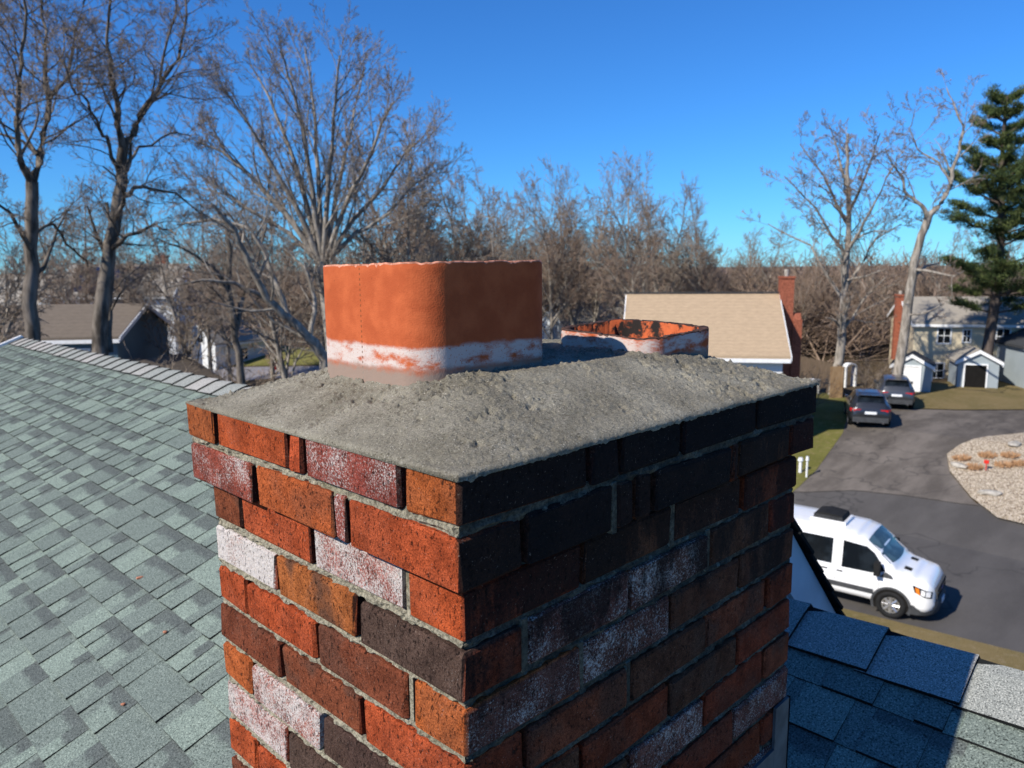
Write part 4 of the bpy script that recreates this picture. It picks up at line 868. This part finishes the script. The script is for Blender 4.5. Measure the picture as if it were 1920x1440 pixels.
for k, (xe, ye, xm, ym) in enumerate(((345, 225, 470, 330), (400, 110, 505, 300), (460, 60, 540, 270), (520, 30, 570, 250), (570, 20, 592, 240), (640, 40, 625, 240), (690, 70, 655, 260), (750, 140, 690, 300), (810, 215, 720, 350), (835, 290, 730, 400), (360, 330, 480, 400))):
    xe, ye = int(605+(xe-605)*.93), int(500+(ye-500)*.86)
    fan.append(([(605, 500), ((605+xm)//2, (495+ym)//2-10), (xm, ym), ((xm+xe)//2, (ym+ye)//2-12), (xe, ye)], .17-.005*k, .03, ((-1)**k)*(1+.4*k % 3), 13))
explicit('bare_tree', 36, 625, fan, 13, PF, M['bark'], M['twig'], 'broad bare tree with a fan of upright limbs behind the tall flue')
explicit('bare_tree', 24, 600, [([(618, None), (608, 670), (580, 635), (545, 600), (500, 560), (470, 500), (440, 430), (400, 385)], .20, .05, -2, 9), ([(545, 600), (520, 540), (500, 480), (470, 430), (400, 410), (340, 420)], .11, .03, 1.5, 9), ([(500, 560), (440, 530), (380, 525), (310, 540)], .08, .02, -1, 8), ([(580, 635), (590, 560), (570, 500), (530, 465)], .08, .03, 1, 7)], 14, dict(PN, num=[8, 7, 5, 3]), M['bark'], M['twig'], 'leaning pale barked tree arching over the street')
explicit('bare_tree', 33, 450, [([(452, None), (450, 690), (440, 610), (428, 540), (432, 470), (420, 400)], .20, .08, 0, 10), ([(442, 620), (455, 560), (480, 500), (500, 420)], .12, .04, 1, 9), ([(430, 550), (400, 500), (350, 470), (300, 450)], .09, .03, -1, 9)], 15, dict(PN, num=[8, 7, 5, 3]), M['bark_d'], M['twig'], 'dark two-stemmed bare tree standing beside the far street')
PO = dict(PB, seg=[6, 5, 4, 3, 2], num=[9, 7, 5, 4], wob=[.1, .14, .16, .18, .18], up=[.02, .04, .05, .03, .02], ang=[(30, 65), (30, 60), (25, 60), (25, 60)], lr=[.62, .56, .5, .55], rmin=.012, t0=[.3, .25, .2, .2], rr=(.33, .52), tl=3)
oak = [([(1575, None), (1578, 640), (1582, 560), (1588, 480), (1592, 400), (1588, 320), (1590, 250)], .33, .07, 0, 14)]
for (x0, y0, x1, y1, x2, y2) in ((1580, 560, 1520, 460, 1440, 420), (1583, 540, 1640, 450, 1690, 420), (1587, 480, 1530, 390, 1470, 330), (1588, 470, 1640, 380, 1675, 310), (1590, 420, 1545, 330, 1500, 270), (1590, 400, 1630, 310, 1650, 250), (1589, 350, 1570, 280, 1555, 235), (1578, 620, 1620, 560, 1660, 520)):
    oak.append(([(x0, y0), ((x0+x1)//2, (y0+y1)//2+6), (x1, y1), (x2, y2)], .12, .03, random.Random(x0+y0).uniform(-3, 3), 9))
explicit('bare_tree', 50, 1575, oak, 16, PO, M['bark'], M['twig_r'], 'round crowned bare tree behind the wooden fence')
explicit('bare_tree', 50, 1692, [([(1692, None), (1694, 640), (1704, 560), (1712, 500), (1728, 440), (1742, 405)], .32, .2, 0, 2), ([(1742, 405), (1728, 385), (1700, 365), (1690, 330), (1675, 310), (1660, 280)], .14, .03, -1.5, 10), ([(1742, 405), (1765, 380), (1783, 350), (1785, 320), (1800, 280), (1806, 235), (1790, 200), (1775, 165)], .17, .03, 1, 12), ([(1783, 345), (1760, 305), (1720, 280), (1705, 240), (1715, 215)], .08, .02, -1, 8), ([(1714, 505), (1750, 510), (1790, 518), (1808, 508)], .09, .03, -2, 2), ([(1698, 592), (1730, 588), (1770, 570)], .06, .03, -1.5, 2), ([(1728, 440), (1740, 430), (1750, 380), (1770, 350)], .06, .02, 1, 6)], 17, dict(PO, num=[6, 6, 5, 3]), M['bark'], M['twig_r'], 'twisted bare tree with two crooked limbs beside the garden shed')
# generic bare trees for the rows behind
def generic(seed, H, spread, P):
    w = Wood(seed); rr = w.r
    pts = [np.zeros(3)]; d = np.array((rr.gauss(0, .05), rr.gauss(0, .05), 1.)); hb = H*rr.uniform(.55, .75)
    for i in range(6): d = d+np.array((rr.gauss(0, .07), rr.gauss(0, .07), .05)); d /= np.linalg.norm(d); pts.append(pts[-1]+d*hb/6)
    rad = [H*.015*(1-.6*i/6) for i in range(7)]; w.put(pts, rad, 0); w.sprout(pts, rad, H*.66*spread, 0, P, t0=.3, num=14)
    w.grow(pts[-1], d, H-hb, rad[-1], 1, P); return w
PG = dict(PB, seg=[5, 5, 4, 3, 2], num=[9, 9, 7, 5], wob=[.1, .12, .14, .16, .18], up=[.05, .05, .05, .04, .03], ang=[(28, 58), (25, 58), (25, 60), (25, 60)], lr=[.8, .62, .6, .6], t0=[.3, .25, .2, .2], rmin=.017, rr=(.4, .6), tl=3)
GEN = [tree_meshes(generic(40+i, 15, (.9, .75, 1.05, .85)[i], PG), M['bark'], (M['twig_r'], M['twig'], M['twig_r'], M['twig'])[i], 6) for i in range(4)]
rr = random.Random(77)
row = [(985, 66, 14.6), (1010, 72, 15.5), (1035, 60, 14.4), (1060, 74, 16.5), (1090, 63, 15.2), (1120, 70, 15.6), (1150, 76, 15.8), (1185, 66, 16.2), (1210, 58, 14.9), (1240, 64, 15.6), (1265, 72, 15.0), (1310, 78, 14.2), (1345, 70, 13.8), (870, 50, 15.0), (905, 62, 15.0), (935, 55, 13.0), (960, 74, 15.0)]
for k, (px, D, H) in enumerate(row):
    b0 = az(px, D); b0[2] = -8.4; s = H/14.0
    plant('bare_tree', GEN[k % 4], b0, rr.uniform(0, 6.3), (s*.8, s*.8, s), 'slender bare tree in the row behind the flues and the tan roof', 'bare trees in the row behind the flues')
left = [(-60, 34, 15), (125, 56, 13), (150, 62, 15), (300, 58, 14), (345, 44, 13.5), (380, 64, 15), (500, 48, 14), (545, 40, 15), (680, 42, 14), (735, 46, 17), (770, 38, 15.5), (805, 50, 15.0), (840, 44, 13.5), (720, 60, 17.5), (790, 64, 17), (850, 58, 16), (890, 70, 15.5), (925, 66, 14.5), (600, 62, 16), (520, 66, 16), (420, 58, 15), (70, 96, 15.5), (220, 98, 15.5)]
for k, (px, D, H) in enumerate(left):
    b0 = az(px, D); b0[2] = -8.6; s = H/15.0
    plant('bare_tree', GEN[(k+1) % 4], b0, rr.uniform(0, 6.3), (s*.85, s*.85, s), 'bare tree in the thicket between the neighbouring roofs', 'bare trees of the thicket behind the roof')
right = [(1440, 74, 12.5), (1400, 80, 11.5), (1490, 70, 11), (1640, 78, 10.5), (1760, 82, 11.5), (1880, 84, 12.), (1930, 80, 13)]
for k, (px, D, H) in enumerate(right):
    b0 = az(px, D); b0[2] = -8.2; s = H/15.0
    plant('bare_tree', GEN[(k+2) % 4], b0, rr.uniform(0, 6.3), (s*.9, s*.9, s), 'low bare tree at the edge of the brown wood', 'bare trees at the edge of the wood')
# the far wood: brushwood that reads as one mass
PW = dict(PB, seg=[3, 3, 2], num=[8, 7], wob=[.1, .15, .2], up=[.06, .06, .05], ang=[(20, 55), (25, 65)], lr=[.8, .65], rmin=.026, tl=9, t0=[.15, .15])
bases = []
for i in range(3):
    w = Wood(90+i); 
    for q in range(3): w.grow(np.array((w.r.gauss(0, .5), w.r.gauss(0, .5), 0)), (w.r.gauss(0, .25), w.r.gauss(0, .25), 1), 6.5, .10, 0, PW)
    bases.append(w.bake(0, 3))
VV = []; FF = []; n0 = 0; rg = np.random.default_rng(3)
for i in range(225):
    V, F = bases[i % 3]; px = -250+2500*rg.random() if i % 3 else 1330+420*rg.random(); D = (98 if px < 700 else 68)+85*rg.random()**1.3
    if px > 1640 and D < 84: D += 18
    p = az(px, D); a = rg.random()*6.28; sz = (7.4+4.0*rg.random()**1.5+.022*(D-74))/9.5; sx = sz*(1.4+.6*rg.random())
    c_, s_ = math.cos(a), math.sin(a); X = V[:, 0]*c_-V[:, 1]*s_; Y = V[:, 0]*s_+V[:, 1]*c_
    VV.append(np.stack([X*sx+p[0], Y*sx+p[1], V[:, 2]*sz-8.6], 1)); FF.append(F+n0); n0 += len(V)
tag(link('wood', np_mesh('wood', np.vstack(VV), np.vstack(FF), M['twig_r'])), 'brown leafless wood filling the distance', kind='stuff')
# bare shrubs
PS = dict(PB, seg=[4, 4, 3], num=[7, 6], wob=[.12, .16, .2], up=[.02, .03, .03], ang=[(20, 50), (25, 60)], lr=[.6, .55], rmin=.006, tl=9, t0=[.2, .2])
w = Wood(60)
for q in range(16): w.grow(np.array((w.r.gauss(0, .15), w.r.gauss(0, .15), 0)), (w.r.gauss(0, .55), w.r.gauss(0, .55), 1), 1.9, .018, 0, PS)
V, F = w.bake(0, 3); SHR = [('crown', np_mesh('crown', V, F, M['twig']))]
for k, (px, D, s, lb) in enumerate(((1500, 43, 1.25, 'bare grey shrub against the tan house wall'), (1535, 44, 1.0, 'bare grey shrub between the tan house and the fence'), (1425, 40, 1.3, 'bare shrub in front of the tan roof gutter'), (1640, 52, 1.1, 'bare brown shrub behind the dark fence'), (330, 34, 1.7, 'tangled bare shrub in the left thicket'), (270, 30, 1.6, 'tangled bare shrub in front of the dark blue house'), (520, 36, 1.5, 'bare shrub near the pale far street'), (120, 33, 2.6, 'tall tangled bare shrub in front of the brown roof'), (20, 31, 2.4, 'tall bare shrub left of the forked tree'), (265, 36, 2.7, 'tall tangled bare shrub right of the thick trunk'), (400, 42, 2.4, 'bare shrub between the white cottage and the thick trunk'))):
    plant('bare_shrub', SHR, az(px, D), k*1.3, s, lb, None, 'shrub')
# white pine
def pine(loc, H, label):
    t = empty('pine_tree', loc, 0, label, 'tree'); r_ = random.Random(8); w = Wood(9)
    pts = [np.array((.25*math.sin(i*.5), .15*math.cos(i*.7), H*i/10)) for i in range(11)]; w.put(pts, [.36*(1-.88*i/10)+.03 for i in range(11)], 0)
    tips = []
    z = H*.26
    while z < H*.99:
        fr = (z-H*.26)/(H*.73); n = r_.choice((3, 4, 5)); Lm = (3.7*(1-fr)**.6+1.1)*r_.uniform(.7, 1.15); a0 = r_.uniform(0, 6.28)
        for k in range(n):
            if r_.random() < .12: continue
            a = a0+k*6.28/n+r_.uniform(-.3, .3); L = Lm*r_.uniform(.55, 1.15); d = np.array((math.cos(a), math.sin(a), r_.uniform(.0, .25)+.5*fr)); q = [np.array((0, 0, z))]
            q[0][0] = .25*math.sin(z/H*5); q[0][1] = .15*math.cos(z/H*7)
            for i in range(5): d = d+np.array((r_.gauss(0, .08), r_.gauss(0, .08), .05)); d /= np.linalg.norm(d); q.append(q[-1]+d*L/5)
            w.put(q, [.07*(1-.8*i/5)+.008 for i in range(6)], 0)
            for i in range(int(16+L*12)):
                u = r_.uniform(.35, 1.0)*5; j = min(4, int(u)); p = q[j]+(q[j+1]-q[j])*(u-j); sd = np.cross(d, (0, 0, 1)); sd /= np.linalg.norm(sd)+1e-9
                tips.append((p+sd*r_.gauss(0, .30*L*.35+.12)+np.array((0, 0, r_.gauss(.06, .10))), d))
        z += H*.052*r_.uniform(.7, 1.3)
    V, F = w.bake(0, 6); link('trunk', np_mesh('trunk', V, F, M['pinebark']), t)
    for half, mat in ((0, M['pine']), (1, M['pinelight'])):
        T_ = [q for i, q in enumerate(tips) if (i % 3 == 0) == bool(half)]; g = np.random.default_rng(half); nn = 30
        P0 = np.repeat(np.array([q[0] for q in T_]), nn, 0)+g.normal(0, (.16, .16, .07), (len(T_)*nn, 3)); dd = np.repeat(np.array([q[1] for q in T_]), nn, 0)*.6+g.normal(0, .55, (len(T_)*nn, 3))+np.array((0, 0, .25)); dd /= np.linalg.norm(dd, axis=1, keepdims=True)
        sd = np.cross(dd, g.normal(0, 1, dd.shape)); sd /= np.linalg.norm(sd, axis=1, keepdims=True); l = g.uniform(.16, .34, (len(dd), 1)); V = np.stack([P0-sd*.022, P0+sd*.022, P0+dd*l], 1).reshape(-1, 3)
        link('needles', np_mesh('needles', V, np.arange(len(V)).reshape(-1, 3), mat, False), t)
    return t
b0 = gp(1848, 722); pine(b0, 18.2, 'tall green pine standing beside the open shed')
# ------------------------------------------------------------------ small things in the neighbours' plots
p = gp(1567, 748)
fe = empty('wooden_fence', p, VY+R(4), 'sunlit tan board fence end with a run in painted-on shade behind it', 'fence')
for k in range(5): b = MB(); b.box((-.40+k*.16, -.02, 0), (-.40+k*.16+.150, .02, 1.95+.02*(k % 2))); b.build('plank', M['wood'], fe)
for k in range(26): b = MB(); b.box((.44, .05+k*.30, -.3), (.48, .05+k*.30+.285, 1.9+.03*((k*7) % 3))); b.build('plank', M['wood_shade'], fe)  # this run's shade is put into a darker wood colour
for k in range(2): b = MB(); b.box((-.42, .021, .4+k*1.1), (.42, .06, .5+k*1.1)); b.build('rail', M['wood'], fe)
for (px, py, h, lb) in ((1512, 897, .95, 'slim white post light at the lawn edge'), (1500, 888, .70, 'short thick white post beside the slim post light')):
    p = gp(px, py); t = empty('post_light', p, 0, lb, 'post'); r_ = .04 if h > .8 else .07
    b = MB(); b.tube((0, 0, 0), (0, 0, h*.82), r_, r_*.9, 10); b.build('post', M['white'], t); b = MB(); b.tube((0, 0, h*.82), (0, 0, h), r_*1.7, r_*1.3, 10); b.build('cap', M['plate'], t)
# arched white arbour and a table by the fence
t = empty('garden_arbour', az(1604, 54), VY+R(25), 'white garden arbour behind the fence', 'arbour')
for sx in (-1, 1): b = MB(); b.box((sx*.75-.09, -.3, 0), (sx*.75+.09, .3, 2.1)); b.build('post', M['white'], t)
b = MB()
for i in range(8):
    a0, a1 = math.pi*i/8, math.pi*(i+1)/8; b.prism([(.84*math.cos(a0), 2.1+.55*math.sin(a0)), (.84*math.cos(a1), 2.1+.55*math.sin(a1)), (.66*math.cos(a1), 2.1+.40*math.sin(a1)), (.66*math.cos(a0), 2.1+.40*math.sin(a0))], -.3, .3)
b.build('arch', M['white'], t); t.scale = (.6, .6, .6)
t = empty('garden_table', az(1530, 50), VY+.4, 'small white garden table between the shrubs by the fence', 'table')
b = MB(); b.box((-.5, -.35, .85), (.5, .35, .93)); b.build('table_top', M['white'], t)
for sx in (-.42, .42):
    for sy in (-.28, .28): b = MB(); b.box((sx-.04, sy-.04, 0), (sx+.04, sy+.04, .85)); b.build('leg', M['white'], t)
# gravel bed: clipped dead plants and stones
def tuft(loc, r, h, mat, name, label, group, seed):
    g = np.random.default_rng(seed); n = 260; a = g.uniform(0, 6.28, n); q = np.sqrt(g.random(n))*r*.8; P0 = np.stack([q*np.cos(a)*1.5, q*np.sin(a), np.zeros(n)], 1); dd = np.stack([np.cos(a)*.6*q/r, np.sin(a)*.6*q/r, np.ones(n)], 1)+g.normal(0, .25, (n, 3)); l = g.uniform(.5, 1, (n, 1))*h
    sd = np.cross(dd, g.normal(0, 1, dd.shape)); sd /= np.linalg.norm(sd, axis=1, keepdims=True); V = np.stack([P0-sd*.03, P0+sd*.03, P0+dd*l], 1).reshape(-1, 3)
    t = empty(name, loc, 0, label, 'plant', group); link('blades', np_mesh('blades', V, np.arange(len(V)).reshape(-1, 3), mat, False), t)
for k, (px, py) in enumerate(((1803, 864), (1851, 859), (1893, 859), (1826, 881), (1883, 877), (1915, 875))):
    p = gp(px, py); p[2] += .10; tuft(p, .40, .14, M['leaf'], 'dead_plant', 'clump of rusty dead stems in the gravel bed', 'dead plants in the gravel bed', k)
for k, (px, py, lb) in enumerate(((1902, 838, 'flat grey stone in the gravel bed uphill of the dead plants'), (1798, 879, 'flat grey stone in the gravel bed by the driveway edge'), (1856, 931, 'long low grey stone in the bare half of the gravel bed'))):
    bm = bmesh.new(); bmesh.ops.create_icosphere(bm, subdivisions=2, radius=.5); rs = random.Random(k)
    for q in bm.verts: q.co = Vector((q.co.x*.9, q.co.y*.5, q.co.z*.22))*rs.uniform(.85, 1.12)
    me = bpy.data.meshes.new('stone'); bm.to_mesh(me); bm.free(); me.materials.append(M['stone']); p = gp(px, py); tag(link('stone', me, None, (p[0], p[1], p[2]+.14), k), lb, 'stone')
p = gp(1848, 886); t = empty('marker_flag', (p[0], p[1], p[2]+.10), 0, 'small red marker stake in the gravel bed', 'marker')
b = MB(); b.tube((0, 0, 0), (0, 0, .4), .02, .02, 6); b.build('stake', M['redp'], t); b = MB(); b.box((-.02, -.09, .28), (.02, .09, .42)); b.build('flag', M['redp'], t)
p = gp(515, 694); t = empty('fire_hydrant', p, 0, 'small red hydrant beside the pale far street', 'hydrant')
b = MB(); b.tube((0, 0, 0), (0, 0, .75), .22, .20, 12); b.tube((0, 0, .75), (0, 0, 1.0), .22, .06, 12); b.build('barrel', M['redp'], t)
for sx in (-1, 1): b = MB(); b.tube((sx*.15, 0, .55), (sx*.36, 0, .55), .10, .10, 10); b.build('nozzle', M['redp'], t)
